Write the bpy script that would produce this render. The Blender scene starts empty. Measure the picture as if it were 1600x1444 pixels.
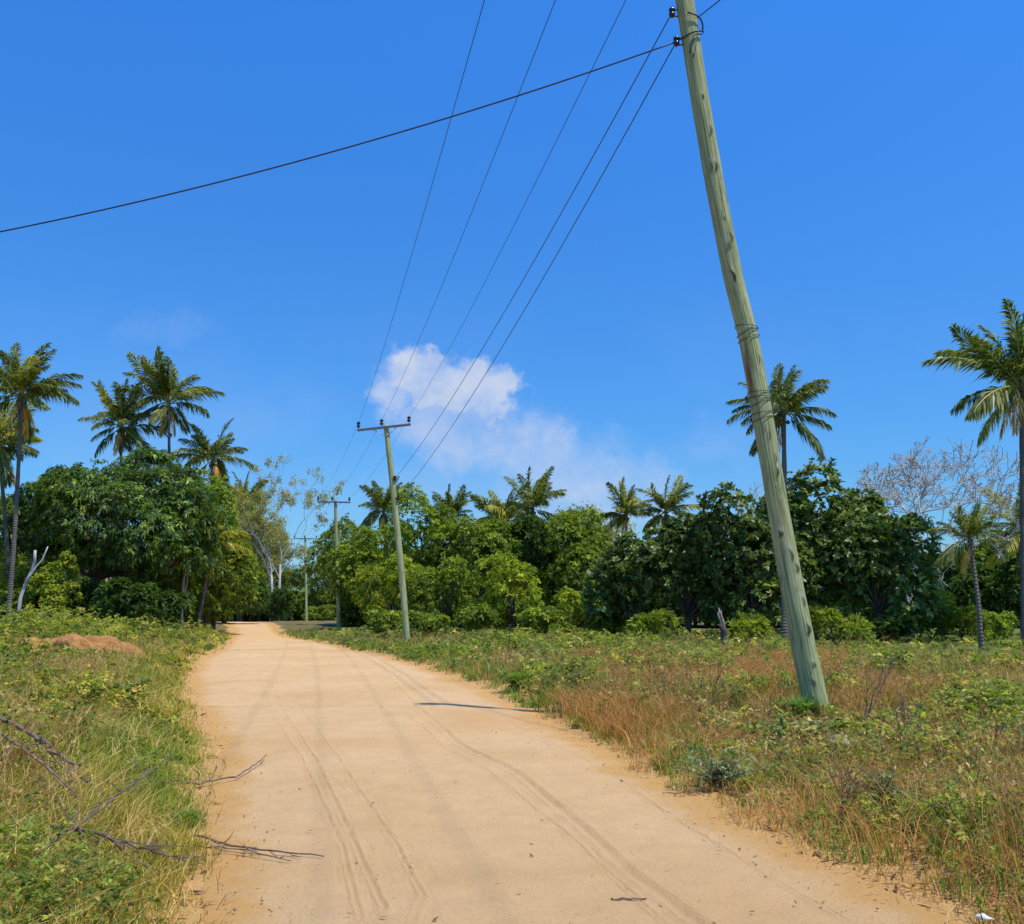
import bpy, math, random
import numpy as np
from mathutils import Vector, Matrix

scene = bpy.context.scene
COL = scene.collection
R = math.radians

# ------------------------------------------------------------------ camera
PITCH = math.atan((955 - 722) / 1500.0)
CAMZ = 1.6
cam_data = bpy.data.cameras.new("camera")
cam_data.sensor_width = 36.0
cam_data.lens = 36.0 * 1500 / 1600
cam_data.clip_start = 0.1
cam_data.clip_end = 3000
cam = bpy.data.objects.new("camera", cam_data)
cam.location = (0, 0, CAMZ)
cam.rotation_euler = (R(90) + PITCH, 0, 0)
COL.objects.link(cam)
scene.camera = cam

# ------------------------------------------------------------------ light
SUN_EL = 67.0
SUN_DIR = Vector((0.82, -0.57, 0)).normalized()      # horizontal direction towards the sun
SUN_STR, SKY_STR = 4.4, 0.13
sd = bpy.data.lights.new("sun", "SUN")
sd.energy = SUN_STR
sd.angle = R(0.8)
sd.color = (1.0, 0.95, 0.86)
sun = bpy.data.objects.new("sun", sd)
tosun = SUN_DIR * math.cos(R(SUN_EL)) + Vector((0, 0, math.sin(R(SUN_EL))))
sun.rotation_euler = tosun.to_track_quat('Z', 'Y').to_euler()
COL.objects.link(sun)

world = bpy.data.worlds.new("World")
scene.world = world
world.use_nodes = True
scene.view_settings.view_transform = 'Standard'
scene.view_settings.look = 'None'
scene.view_settings.gamma = 1.0
scene.view_settings.exposure = 0.0
scene.cycles.max_bounces = 6
scene.cycles.transparent_max_bounces = 4
scene.cycles.use_denoising = True

CP, SP = math.cos(PITCH), math.sin(PITCH)
def ray(px, py):
    a = (px - 800) / 1500.0
    b = (722 - py) / 1500.0
    return Vector((a, CP - b * SP, SP + b * CP))
def at(px, py, Y):
    r = ray(px, py)
    return Vector((0, 0, CAMZ)) + r * (Y / r.y)
def gp(px, py, z=0.0):
    r = ray(px, py)
    return Vector((0, 0, CAMZ)) + r * ((z - CAMZ) / r.z)

def build_world():
    nt = world.node_tree
    N, L = nt.nodes, nt.links
    for n in list(N):
        N.remove(n)
    out = N.new("ShaderNodeOutputWorld")
    bg = N.new("ShaderNodeBackground")
    bg.inputs["Strength"].default_value = SKY_STR
    sky = N.new("ShaderNodeTexSky")
    sky.sky_type = 'NISHITA'
    sky.sun_disc = False
    sky.sun_elevation = R(SUN_EL)
    sky.sun_rotation = math.atan2(SUN_DIR.x, SUN_DIR.y)
    sky.altitude = 0
    sky.air_density = 1.0
    sky.dust_density = 0.4
    sky.ozone_density = 3.0
    hs = N.new("ShaderNodeHueSaturation")
    hs.inputs["Saturation"].default_value = SKY_SAT
    hs.inputs["Value"].default_value = SKY_VAL
    L.new(sky.outputs[0], hs.inputs["Color"])
    tint = N.new("ShaderNodeMix"); tint.data_type = 'RGBA'; tint.blend_type = 'MULTIPLY'
    tint.inputs[0].default_value = 1.0
    L.new(hs.outputs[0], tint.inputs[6])
    # clouds: soft puffs at fixed directions on the sky
    geo = N.new("ShaderNodeTexCoord")
    sep = N.new("ShaderNodeSeparateXYZ")
    L.new(geo.outputs["Generated"], sep.inputs[0])
    def m(op, a, b=None, clamp=False):
        n = N.new("ShaderNodeMath"); n.operation = op; n.use_clamp = clamp
        for i, v in enumerate((a, b)):
            if v is None: continue
            if isinstance(v, (int, float)): n.inputs[i].default_value = v
            else: L.new(v, n.inputs[i])
        return n.outputs[0]
    elr = N.new("ShaderNodeMapRange"); elr.inputs["From Min"].default_value = 0.02; elr.inputs["From Max"].default_value = 0.55
    L.new(sep.outputs[2], elr.inputs["Value"])
    tc = N.new("ShaderNodeMix"); tc.data_type = 'RGBA'
    tc.inputs[6].default_value = (.42, .735, .985, 1); tc.inputs[7].default_value = (.43, 1.16, 1.88, 1)
    L.new(elr.outputs[0], tc.inputs[0]); L.new(tc.outputs[2], tint.inputs[7])
    ysafe = m('MAXIMUM', sep.outputs[1], 0.05)
    u = m('DIVIDE', sep.outputs[0], ysafe)
    v = m('DIVIDE', sep.outputs[2], ysafe)
    comb = N.new("ShaderNodeCombineXYZ")
    L.new(u, comb.inputs[0]); L.new(v, comb.inputs[1])
    def noise(scale, det, off, rough=0.55):
        mp = N.new("ShaderNodeMapping"); mp.inputs["Location"].default_value = off
        L.new(comb.outputs[0], mp.inputs[0])
        n = N.new("ShaderNodeTexNoise"); n.inputs["Scale"].default_value = scale
        n.inputs["Detail"].default_value = det; n.inputs["Roughness"].default_value = rough
        L.new(mp.outputs[0], n.inputs["Vector"])
        return n
    wn = noise(17, 8, (0, 0, 0), .62)
    ws = N.new("ShaderNodeSeparateXYZ"); L.new(wn.outputs["Color"], ws.inputs[0])
    uw = m('ADD', u, m('MULTIPLY', m('SUBTRACT', ws.outputs[0], 0.5), 0.10))
    vw = m('ADD', v, m('MULTIPLY', m('SUBTRACT', ws.outputs[1], 0.5), 0.10))
    def puff(px, py, rx, ry, amp, soft):
        r = ray(px, py)
        cu, cv = r.x / r.y, r.z / r.y
        s = 1 / 1500.0
        du = m('DIVIDE', m('SUBTRACT', uw, cu), rx * s)
        dv = m('DIVIDE', m('SUBTRACT', vw, cv), ry * s)
        d = m('SQRT', m('ADD', m('MULTIPLY', du, du), m('MULTIPLY', dv, dv)))
        n = N.new("ShaderNodeMapRange"); n.interpolation_type = 'SMOOTHSTEP'
        n.inputs["From Min"].default_value = 1.0 + soft; n.inputs["From Max"].default_value = 1.0 - soft
        n.inputs["To Min"].default_value = 0; n.inputs["To Max"].default_value = amp
        L.new(d, n.inputs["Value"])
        return n.outputs[0]
    dens = None
    for p in CLOUDS:
        q = puff(*p)
        dens = q if dens is None else m('MAXIMUM', dens, q)
    fn = noise(24, 8, (3.1, 1.7, 0), 0.62)
    fr = N.new("ShaderNodeMapRange"); fr.inputs["From Min"].default_value = 0.3; fr.inputs["From Max"].default_value = 0.62
    fr.inputs["To Min"].default_value = 0.5; fr.inputs["To Max"].default_value = 1.08
    L.new(fn.outputs["Fac"], fr.inputs["Value"])
    dens = m('MULTIPLY', dens, fr.outputs[0], True)
    # broad faint milky veil low in the sky
    vn = noise(3.0, 4, (7, 2, 0))
    veil = N.new("ShaderNodeMapRange"); veil.inputs["From Min"].default_value = 0.42; veil.inputs["From Max"].default_value = 0.75
    veil.inputs["To Min"].default_value = 0; veil.inputs["To Max"].default_value = 0.22
    L.new(vn.outputs["Fac"], veil.inputs["Value"])
    low = N.new("ShaderNodeMapRange"); low.inputs["From Min"].default_value = 0.36; low.inputs["From Max"].default_value = 0.1
    low.inputs["To Min"].default_value = 0; low.inputs["To Max"].default_value = 1
    L.new(v, low.inputs["Value"])
    vv = m('MULTIPLY', veil.outputs[0], low.outputs[0], True)
    dens = m('MAXIMUM', dens, vv)
    fwdm = N.new("ShaderNodeMapRange"); fwdm.inputs["From Min"].default_value = 0.1; fwdm.inputs["From Max"].default_value = 0.3
    L.new(sep.outputs[1], fwdm.inputs["Value"])
    dens = m('MULTIPLY', dens, fwdm.outputs[0], True)
    sn = noise(16, 5, (1.1, 5.2, 0))
    cr = N.new("ShaderNodeMix"); cr.data_type = 'RGBA'
    cr.inputs[6].default_value = (3.3, 4.1, 6.0, 1); cr.inputs[7].default_value = (5.4, 5.9, 7.0, 1)
    L.new(sn.outputs["Fac"], cr.inputs[0])
    mix = N.new("ShaderNodeMix"); mix.data_type = 'RGBA'
    L.new(dens, mix.inputs[0]); L.new(tint.outputs[2], mix.inputs[6]); L.new(cr.outputs[2], mix.inputs[7])
    L.new(mix.outputs[2], bg.inputs["Color"])
    L.new(bg.outputs[0], out.inputs[0])
SKY_SAT, SKY_VAL = 1.12, 1.0
CLOUDS = [  # px, py, rx, ry, amount, softness
    (650, 575, 46, 40, .95, .4), (612, 610, 34, 40, .72, .5), (702, 600, 54, 40, .95, .38), (768, 622, 46, 36, .9, .35), (735, 590, 36, 30, .9, .4),
    (690, 650, 70, 42, .6, .6), (662, 556, 26, 22, .9, .4), (745, 690, 80, 46, .62, .7), (840, 712, 105, 48, .66, .7), (905, 755, 85, 54, .62, .8), (960, 800, 90, 44, .6, .9),
    (1000, 765, 60, 40, .45, .8), (860, 800, 120, 50, .42, .9), (700, 760, 120, 45, .2, .9), (250, 525, 70, 26, .12, .9),
    (400, 640, 120, 50, .10, .9), (1120, 700, 60, 30, .14, .9),
]
build_world()

# ------------------------------------------------------------------ noise & terrain
def vnoise(x, y, seed=0):
    x = np.asarray(x, float); y = np.asarray(y, float)
    xi = np.floor(x).astype(np.int64); yi = np.floor(y).astype(np.int64)
    fx = x - xi; fy = y - yi
    fx = fx * fx * (3 - 2 * fx); fy = fy * fy * (3 - 2 * fy)
    def h(a, b):
        n = (a * 374761393 + b * 668265263 + seed * 974711) & 0x7fffffff
        n = ((n ^ (n >> 13)) * 1274126177) & 0x7fffffff
        n = (n ^ (n >> 16)) & 0xffff
        return n / 65535.0
    a = h(xi, yi); b = h(xi + 1, yi); c = h(xi, yi + 1); d = h(xi + 1, yi + 1)
    return (a * (1 - fx) + b * fx) * (1 - fy) + (c * (1 - fx) + d * fx) * fy
def fbm(x, y, seed=0, o=4):
    s = 0; a = 0.5; t = 0
    for i in range(o):
        s = s + a * vnoise(np.asarray(x) * 2 ** i, np.asarray(y) * 2 ** i, seed + i * 17); t += a; a *= .5
    return s / t
def sstep(a, b, x):
    t = np.clip((np.asarray(x, float) - a) / (b - a), 0, 1)
    return t * t * (3 - 2 * t)

_L = [(-30, 1.0), (-6, -.9), (3, -1.3), (5.3, -1.58), (7.3, -2.2), (10.1, -3.05), (14.1, -4.4), (19.4, -6.3), (25.5, -8.4), (34, -10.7),
      (43.6, -12.9), (58, -16.6), (80, -22.6), (109, -32), (130, -43), (160, -62), (200, -95), (230, -120)]
_Rr = [(-30, 7.5), (-6, 4.9), (3, 2.95), (4.3, 2.62), (5.2, 2.42), (7.16, 1.92), (9.8, 1.37), (13, .87), (16, .25), (20, -.55), (27, -2.2), (36, -4.9), (48, -9.2),
       (65, -15.4), (90, -22.3), (109, -27.6), (130, -36), (160, -54), (200, -86), (230, -108)]
def redge(y, side):
    t = _L if side < 0 else _Rr
    y = np.asarray(y, float)
    b = np.interp(y, [p[0] for p in t], [p[1] for p in t])
    j = (fbm(y * 1.1, y * 0 + side * 7.3, 5, 3) - .5) * .34 + (vnoise(y * 4.3, y * 0 + side * 3.3, 9) - .5) * .1
    return b + j * np.clip(y / 8 + .4, .4, 1.8)
def offroad(x, y):
    """>0 on the verge (metres from road edge), <0 on the road; and side"""
    x = np.asarray(x, float)
    dl = redge(y, -1) - x
    dr = x - redge(y, 1)
    return dl, dr
def H(x, y):
    x = np.asarray(x, float); y = np.asarray(y, float)
    dl, dr = offroad(x, y)
    z = 0.30 * sstep(0, 1.8, dl) + 0.25 * sstep(2, 6, dl)
    z = z * (1 - .3 * sstep(30, 70, y)) + 0.10 * sstep(0, 1.6, dr)
    off = sstep(0, 1.2, np.maximum(dl, dr))
    z = z + off * ((fbm(x * .35, y * .35, 31) - .5) * .34 + (fbm(x * 1.7, y * 1.7, 32) - .5) * .10)
    z = z + (fbm(x * .08, y * .08, 33) - .5) * .25 * sstep(20, 60, y)
    # shallow crest where the road leaves
    z = z + 0.25 * sstep(60, 105, y) - 1.1 * sstep(115, 170, y) * sstep(40, -60, x)
    return z
def Hs(x, y): return float(H(np.array([x]), np.array([y]))[0])

# ------------------------------------------------------------------ materials
def new_mat(name):
    m = bpy.data.materials.new(name); m.use_nodes = True
    nt = m.node_tree
    b = nt.nodes["Principled BSDF"]
    return m, nt, b
def nz(nt, scale, det=6, rough=.6, vec=None, dist=0):
    n = nt.nodes.new("ShaderNodeTexNoise")
    n.inputs["Scale"].default_value = scale; n.inputs["Detail"].default_value = det
    n.inputs["Roughness"].default_value = rough; n.inputs["Distortion"].default_value = dist
    if vec is not None: nt.links.new(vec, n.inputs["Vector"])
    return n
def ramp(nt, fac, stops):
    r = nt.nodes.new("ShaderNodeValToRGB")
    el = r.color_ramp.elements
    el[0].position, el[0].color = stops[0][0], (*stops[0][1], 1)
    el[1].position, el[1].color = stops[-1][0], (*stops[-1][1], 1)
    for p, c in stops[1:-1]:
        e = el.new(p); e.color = (*c, 1)
    nt.links.new(fac, r.inputs[0])
    return r.outputs[0]
def mixc(nt, fac, a, b, mode='MIX'):
    n = nt.nodes.new("ShaderNodeMix"); n.data_type = 'RGBA'; n.blend_type = mode
    for i, v in ((0, fac), (6, a), (7, b)):
        if isinstance(v, (int, float)): n.inputs[i].default_value = v
        elif isinstance(v, tuple): n.inputs[i].default_value = (*v, 1) if len(v) == 3 else v
        else: nt.links.new(v, n.inputs[i])
    return n.outputs[2]
def mth(nt, op, a, b=None, clamp=False):
    n = nt.nodes.new("ShaderNodeMath"); n.operation = op; n.use_clamp = clamp
    for i, v in enumerate((a, b)):
        if v is None: continue
        if isinstance(v, (int, float)): n.inputs[i].default_value = v
        else: nt.links.new(v, n.inputs[i])
    return n.outputs[0]
def bump(nt, b, h, strength, dist):
    n = nt.nodes.new("ShaderNodeBump"); n.inputs["Strength"].default_value = strength
    n.inputs["Distance"].default_value = dist
    nt.links.new(h, n.inputs["Height"]); nt.links.new(n.outputs[0], b.inputs["Normal"])
def objco(nt, kind="Object"):
    return nt.nodes.new("ShaderNodeTexCoord").outputs[kind]

def mat_leaf(name, rough, trans, spec=.4, gain=1.0):
    m, nt, b = new_mat(name)
    a0 = nt.nodes.new("ShaderNodeAttribute"); a0.attribute_name = "tint"
    g = nt.nodes.new("ShaderNodeMix"); g.data_type = 'RGBA'; g.blend_type = 'MULTIPLY'; g.clamp_result = False
    g.inputs[0].default_value = 1; g.inputs[7].default_value = (gain * 1.1, gain, gain * .7, 1)
    nt.links.new(a0.outputs["Color"], g.inputs[6])
    class a: outputs = {"Color": g.outputs[2]}
    nt.links.new(a.outputs["Color"], b.inputs["Base Color"])
    b.inputs["Roughness"].default_value = rough
    b.inputs["Specular IOR Level"].default_value = spec
    t = nt.nodes.new("ShaderNodeBsdfTranslucent")
    c = mixc(nt, 1.0, a.outputs["Color"], (1.35, 1.5, .5), 'MULTIPLY')
    nt.links.new(c, t.inputs[0])
    mx = nt.nodes.new("ShaderNodeMixShader"); mx.inputs[0].default_value = trans
    nt.links.new(b.outputs[0], mx.inputs[1]); nt.links.new(t.outputs[0], mx.inputs[2])
    nt.links.new(mx.outputs[0], nt.nodes["Material Output"].inputs[0])
    return m
M_GLOSSY = mat_leaf("glossy_leaf", .42, .32, .45, 2.15)
M_SOFT = mat_leaf("soft_leaf", .55, .42, .2, 2.05)
M_FROND = mat_leaf("palm_leaf", .42, .34, .35, 1.7)
M_GRASS = mat_leaf("grass_blade", .6, .35, .25, 1.55)

def mat_bark(name, c0, c1, scale=3, stretch=.25, rough=.9):
    m, nt, b = new_mat(name)
    mp = nt.nodes.new("ShaderNodeMapping"); mp.inputs["Scale"].default_value = (1, 1, stretch)
    nt.links.new(objco(nt), mp.inputs[0])
    n = nz(nt, scale, 8, .65, mp.outputs[0], .4)
    nt.links.new(ramp(nt, n.outputs["Fac"], [(.3, c0), (.7, c1)]), b.inputs["Base Color"])
    b.inputs["Roughness"].default_value = rough
    bump(nt, b, n.outputs["Fac"], .6, .04)
    return m
M_BARK = mat_bark("dark_bark", (.045, .034, .025), (.16, .125, .09))
M_PALE = mat_bark("pale_bark", (.32, .29, .26), (.62, .58, .52), 6)
M_TWIG = mat_bark("dead_twig", (.085, .055, .04), (.26, .19, .14), 12, 1)
M_TWIGPALE = mat_bark("weathered_twig", (.26, .21, .15), (.5, .42, .32), 12, 1)
M_REDTWIG = mat_bark("red_brown_twig", (.12, .045, .03), (.3, .13, .08), 12, 1)

def mat_palmtrunk():
    m, nt, b = new_mat("palm_bark")
    co = objco(nt)
    n = nz(nt, 2.2, 6, .6, co)
    w = nt.nodes.new("ShaderNodeTexWave"); w.wave_type = 'BANDS'; w.bands_direction = 'Z'
    w.inputs["Scale"].default_value = 2.4; w.inputs["Distortion"].default_value = 2.2; w.inputs["Detail"].default_value = 3
    nt.links.new(co, w.inputs["Vector"])
    base = ramp(nt, n.outputs["Fac"], [(.3, (.075, .06, .045)), (.7, (.2, .17, .13))])
    c = mixc(nt, .2, base, ramp(nt, w.outputs["Fac"], [(.1, (.05, .04, .032)), (.5, (.24, .2, .17))]))
    nt.links.new(c, b.inputs["Base Color"]); b.inputs["Roughness"].default_value = .9
    bump(nt, b, w.outputs["Fac"], .5, .03)
    return m
M_PALM = mat_palmtrunk()

def mat_pole(name, knots):
    """preservative-green weathered timber: long cracks, streaks and dark knots"""
    m, nt, b = new_mat(name)
    co = objco(nt, "UV")                       # u around, v metres along
    mp = nt.nodes.new("ShaderNodeMapping"); mp.inputs["Scale"].default_value = (14, .45, 1)
    nt.links.new(co, mp.inputs[0])
    n1 = nz(nt, 1.6, 7, .6, mp.outputs[0], .3)
    mp2 = nt.nodes.new("ShaderNodeMapping"); mp2.inputs["Scale"].default_value = (2.2, .8, 1)
    nt.links.new(co, mp2.inputs[0])
    n2 = nz(nt, 1.3, 5, .6, mp2.outputs[0], .8)
    c = ramp(nt, n1.outputs["Fac"], [(.3, (.09, .10, .045)), (.42, (.32, .36, .17)), (.55, (.47, .52, .27)), (.75, (.66, .67, .40))])
    c = mixc(nt, ramp(nt, n2.outputs["Fac"], [(.5, (0, 0, 0)), (.75, (.7, .7, .7))]), c, (.42, .36, .19))
    c = mixc(nt, ramp(nt, n2.outputs["Fac"], [(.24, (.6, .6, .6)), (.4, (0, 0, 0))]), c, (.13, .17, .085))
    mp3 = nt.nodes.new("ShaderNodeMapping"); mp3.inputs["Scale"].default_value = (34, .8, 1)
    nt.links.new(co, mp3.inputs[0])
    n3 = nz(nt, 2.2, 6, .6, mp3.outputs[0], .5)
    crack = ramp(nt, n3.outputs["Fac"], [(.33, (1, 1, 1)), (.41, (0, 0, 0))])
    c = mixc(nt, mth(nt, 'MULTIPLY', crack, .8), c, (.05, .055, .025))
    n4 = nz(nt, 9, 6, .7, objco(nt))
    c = mixc(nt, ramp(nt, n4.outputs["Fac"], [(.6, (0, 0, 0)), (.72, (.6,) * 3)]), c, (.62, .62, .46))
    c = mixc(nt, 1.0, c, (1.02, .98, .86), "MULTIPLY")
    k = nt.nodes.new("ShaderNodeAttribute"); k.attribute_name = "knot"
    ks = nt.nodes.new("ShaderNodeSeparateColor"); nt.links.new(k.outputs["Color"], ks.inputs[0])
    c = mixc(nt, ks.outputs[0], c, (.03, .04, .02))
    c = mixc(nt, ks.outputs[1], c, (.58, .55, .45))
    c = mixc(nt, ks.outputs[2], c, (.27, .10, .055))
    nt.links.new(c, b.inputs["Base Color"]); b.inputs["Roughness"].default_value = .8
    b.inputs["Specular IOR Level"].default_value = .25
    bump(nt, b, mth(nt, "SUBTRACT", n1.outputs["Fac"], mth(nt, "MULTIPLY", crack, .5)), 1, .03)
    return m
M_POLE = mat_pole("treated_timber", True)

def plain(name, col, rough=.6, metal=0):
    m, nt, b = new_mat(name)
    n = nz(nt, 9, 5, .6, objco(nt))
    c = mixc(nt, n.outputs["Fac"], tuple(v * .65 for v in col), tuple(min(1, v * 1.3) for v in col))
    nt.links.new(c, b.inputs["Base Color"]); b.inputs["Roughness"].default_value = rough
    b.inputs["Metallic"].default_value = metal
    return m
M_CABLE = plain("cable_sheath", (.03, .032, .045), .5)
M_COND = plain("aluminium_conductor", (.035, .045, .08), .5, .3)
M_PORC = plain("brown_porcelain", (.035, .014, .016), .18)
M_STEEL = plain("weathered_steel", (.12, .12, .13), .6, .4)
M_GALV = plain("galvanised_steel", (.42, .43, .42), .55, .4)
M_BAND = plain("binding_wire", (.07, .08, .055), .6, .3)
M_ROCK = plain("sandstone", (.36, .27, .18), .9)
M_PAPER = plain("pale_paper", (.75, .74, .7), .7)

def mat_ground():
    m, nt, b = new_mat("verge_soil")
    co = objco(nt)
    n = nz(nt, .7, 8, .65, co); n2 = nz(nt, 9, 8, .7, co); n3 = nz(nt, 70, 4, .7, co)
    soil = ramp(nt, n2.outputs["Fac"], [(.3, (.11, .065, .03)), (.5, (.22, .135, .06)), (.72, (.38, .26, .13))])
    veg = ramp(nt, n2.outputs["Fac"], [(.3, (.05, .065, .02)), (.55, (.12, .135, .04)), (.8, (.28, .23, .1))])
    c = mixc(nt, ramp(nt, n.outputs["Fac"], [(.35, (.15,) * 3), (.65, (.85,) * 3)]), soil, veg)
    a = nt.nodes.new("ShaderNodeAttribute"); a.attribute_name = "sand"
    sp = nt.nodes.new("ShaderNodeSeparateColor"); nt.links.new(a.outputs["Color"], sp.inputs[0])
    s = mth(nt, 'ADD', sp.outputs[0], mth(nt, 'MULTIPLY', mth(nt, 'SUBTRACT', n2.outputs["Fac"], .5), 1.1))
    s = ramp(nt, s, [(.35, (0, 0, 0)), (.6, (1, 1, 1))])
    sand = ramp(nt, n3.outputs["Fac"], [(.3, (.42, .225, .075)), (.55, (.58, .34, .125)), (.75, (.66, .42, .18))])
    c = mixc(nt, s, c, sand)
    # far field: short bright grass
    f = mixc(nt, n2.outputs["Fac"], (.085, .12, .025), (.2, .22, .06))
    c = mixc(nt, sp.outputs[1], c, f)
    nt.links.new(c, b.inputs["Base Color"]); b.inputs["Roughness"].default_value = .95
    b.inputs["Specular IOR Level"].default_value = .1
    bump(nt, b, n2.outputs["Fac"], .8, .05)
    return m
M_GROUND = mat_ground()

def mat_road():
    m, nt, b = new_mat("sandy_road")
    co = objco(nt)
    big = nz(nt, .38, 5, .55, co, .4); mid = nz(nt, 3.2, 8, .65, co); fine = nz(nt, 46, 6, .75, co); vf = nz(nt, 190, 3, .7, co)
    c = ramp(nt, big.outputs["Fac"], [(.3, (.62, .36, .15)), (.5, (.69, .43, .20)), (.7, (.72, .465, .235))])
    c = mixc(nt, ramp(nt, mid.outputs["Fac"], [(.36, (.5,) * 3), (.6, (0,) * 3)]), c, (.58, .365, .17))
    c = mixc(nt, ramp(nt, fine.outputs["Fac"], [(.32, (.55,) * 3), (.5, (0,) * 3)]), c, (.46, .275, .11))
    c = mixc(nt, ramp(nt, vf.outputs["Fac"], [(.62, (0,) * 3), (.74, (.5,) * 3)]), c, (.84, .62, .36))
    a = nt.nodes.new("ShaderNodeAttribute"); a.attribute_name = "rut_and_shade"
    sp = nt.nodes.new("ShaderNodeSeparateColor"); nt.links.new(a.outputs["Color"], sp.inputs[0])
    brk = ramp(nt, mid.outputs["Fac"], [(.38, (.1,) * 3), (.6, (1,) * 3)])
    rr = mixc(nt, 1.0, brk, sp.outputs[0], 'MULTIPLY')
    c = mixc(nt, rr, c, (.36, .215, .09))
    # loose orange sand at the edges
    e = mth(nt, 'ADD', sp.outputs[1], mth(nt, 'MULTIPLY', mth(nt, 'SUBTRACT', mid.outputs["Fac"], .5), 1.4))
    c = mixc(nt, ramp(nt, e, [(.45, (0,) * 3), (.9, (.8,) * 3)]), c, (.58, .31, .09))
    nt.links.new(c, b.inputs["Base Color"]); b.inputs["Roughness"].default_value = .95
    b.inputs["Specular IOR Level"].default_value = .1
    # tread: short lines across the wheel tracks
    h = mth(nt, 'ADD', mth(nt, 'MULTIPLY', mid.outputs["Fac"], .6), mth(nt, 'MULTIPLY', fine.outputs["Fac"], .3))
    h = mth(nt, 'ADD', h, mth(nt, 'MULTIPLY', vf.outputs["Fac"], .14))
    bump(nt, b, h, 1.0, .045)
    return m
M_ROAD = mat_road()

def mat_soil(name, c0, c1):
    m, nt, b = new_mat(name)
    n = nz(nt, 5, 8, .7, objco(nt))
    nt.links.new(ramp(nt, n.outputs["Fac"], [(.3, c0), (.7, c1)]), b.inputs["Base Color"])
    b.inputs["Roughness"].default_value = .95
    bump(nt, b, n.outputs["Fac"], 1, .2)
    return m
M_RED = mat_soil("red_soil", (.42, .16, .035), (.75, .38, .12))

# ------------------------------------------------------------------ object helpers
def tag(o, label=None, cat=None, group=None, kind=None):
    if label: o["label"] = label
    if cat: o["category"] = cat
    if group: o["group"] = group
    if kind: o["kind"] = kind
    return o
def empty(name, loc, label, cat, group=None):
    o = bpy.data.objects.new(name, None)
    o.empty_display_size = .3
    COL.objects.link(o); o.location = loc
    return tag(o, label, cat, group)
def link(name, me, mat, parent=None):
    o = bpy.data.objects.new(name, me)
    if mat and not me.materials: me.materials.append(mat)
    COL.objects.link(o)
    if parent is not None:
        o.parent = parent
    return o
def quad_mesh(name, V, tint=None):
    """V: (n,4,3) separate quads; tint: (n,3) colour of each leaf"""
    V = np.ascontiguousarray(V, dtype=np.float32); n = len(V)
    me = bpy.data.meshes.new(name)
    me.vertices.add(n * 4); me.vertices.foreach_set("co", V.reshape(-1))
    me.loops.add(n * 4); me.loops.foreach_set("vertex_index", np.arange(n * 4, dtype=np.int32))
    me.polygons.add(n)
    me.polygons.foreach_set("loop_start", np.arange(0, n * 4, 4, dtype=np.int32))
    me.polygons.foreach_set("loop_total", np.full(n, 4, dtype=np.int32))
    if tint is not None:
        a = me.attributes.new("tint", 'FLOAT_COLOR', 'POINT')
        c = np.ones((n, 4, 4), dtype=np.float32); c[:, :, :3] = np.asarray(tint, dtype=np.float32)[:, None, :]
        a.data.foreach_set("color", c.reshape(-1))
    me.update()
    return me
def blade_mesh(name, P, tint):
    """P: (n,6,3): base pair, mid pair, tip pair -> two quads per blade"""
    P = np.ascontiguousarray(P, dtype=np.float32); n = len(P)
    me = bpy.data.meshes.new(name)
    me.vertices.add(n * 6); me.vertices.foreach_set("co", P.reshape(-1))
    idx = (np.arange(n)[:, None] * 6 + np.array([0, 1, 3, 2, 2, 3, 5, 4])[None]).astype(np.int32).reshape(-1)
    me.loops.add(n * 8); me.loops.foreach_set("vertex_index", idx)
    me.polygons.add(n * 2)
    me.polygons.foreach_set("loop_start", np.arange(0, n * 8, 4, dtype=np.int32))
    me.polygons.foreach_set("loop_total", np.full(n * 2, 4, dtype=np.int32))
    a = me.attributes.new("tint", 'FLOAT_COLOR', 'POINT')
    c = np.ones((n, 6, 4), dtype=np.float32); c[:, :, :3] = np.asarray(tint, dtype=np.float32)[:, None, :]
    a.data.foreach_set("color", c.reshape(-1))
    me.update()
    return me
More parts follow.
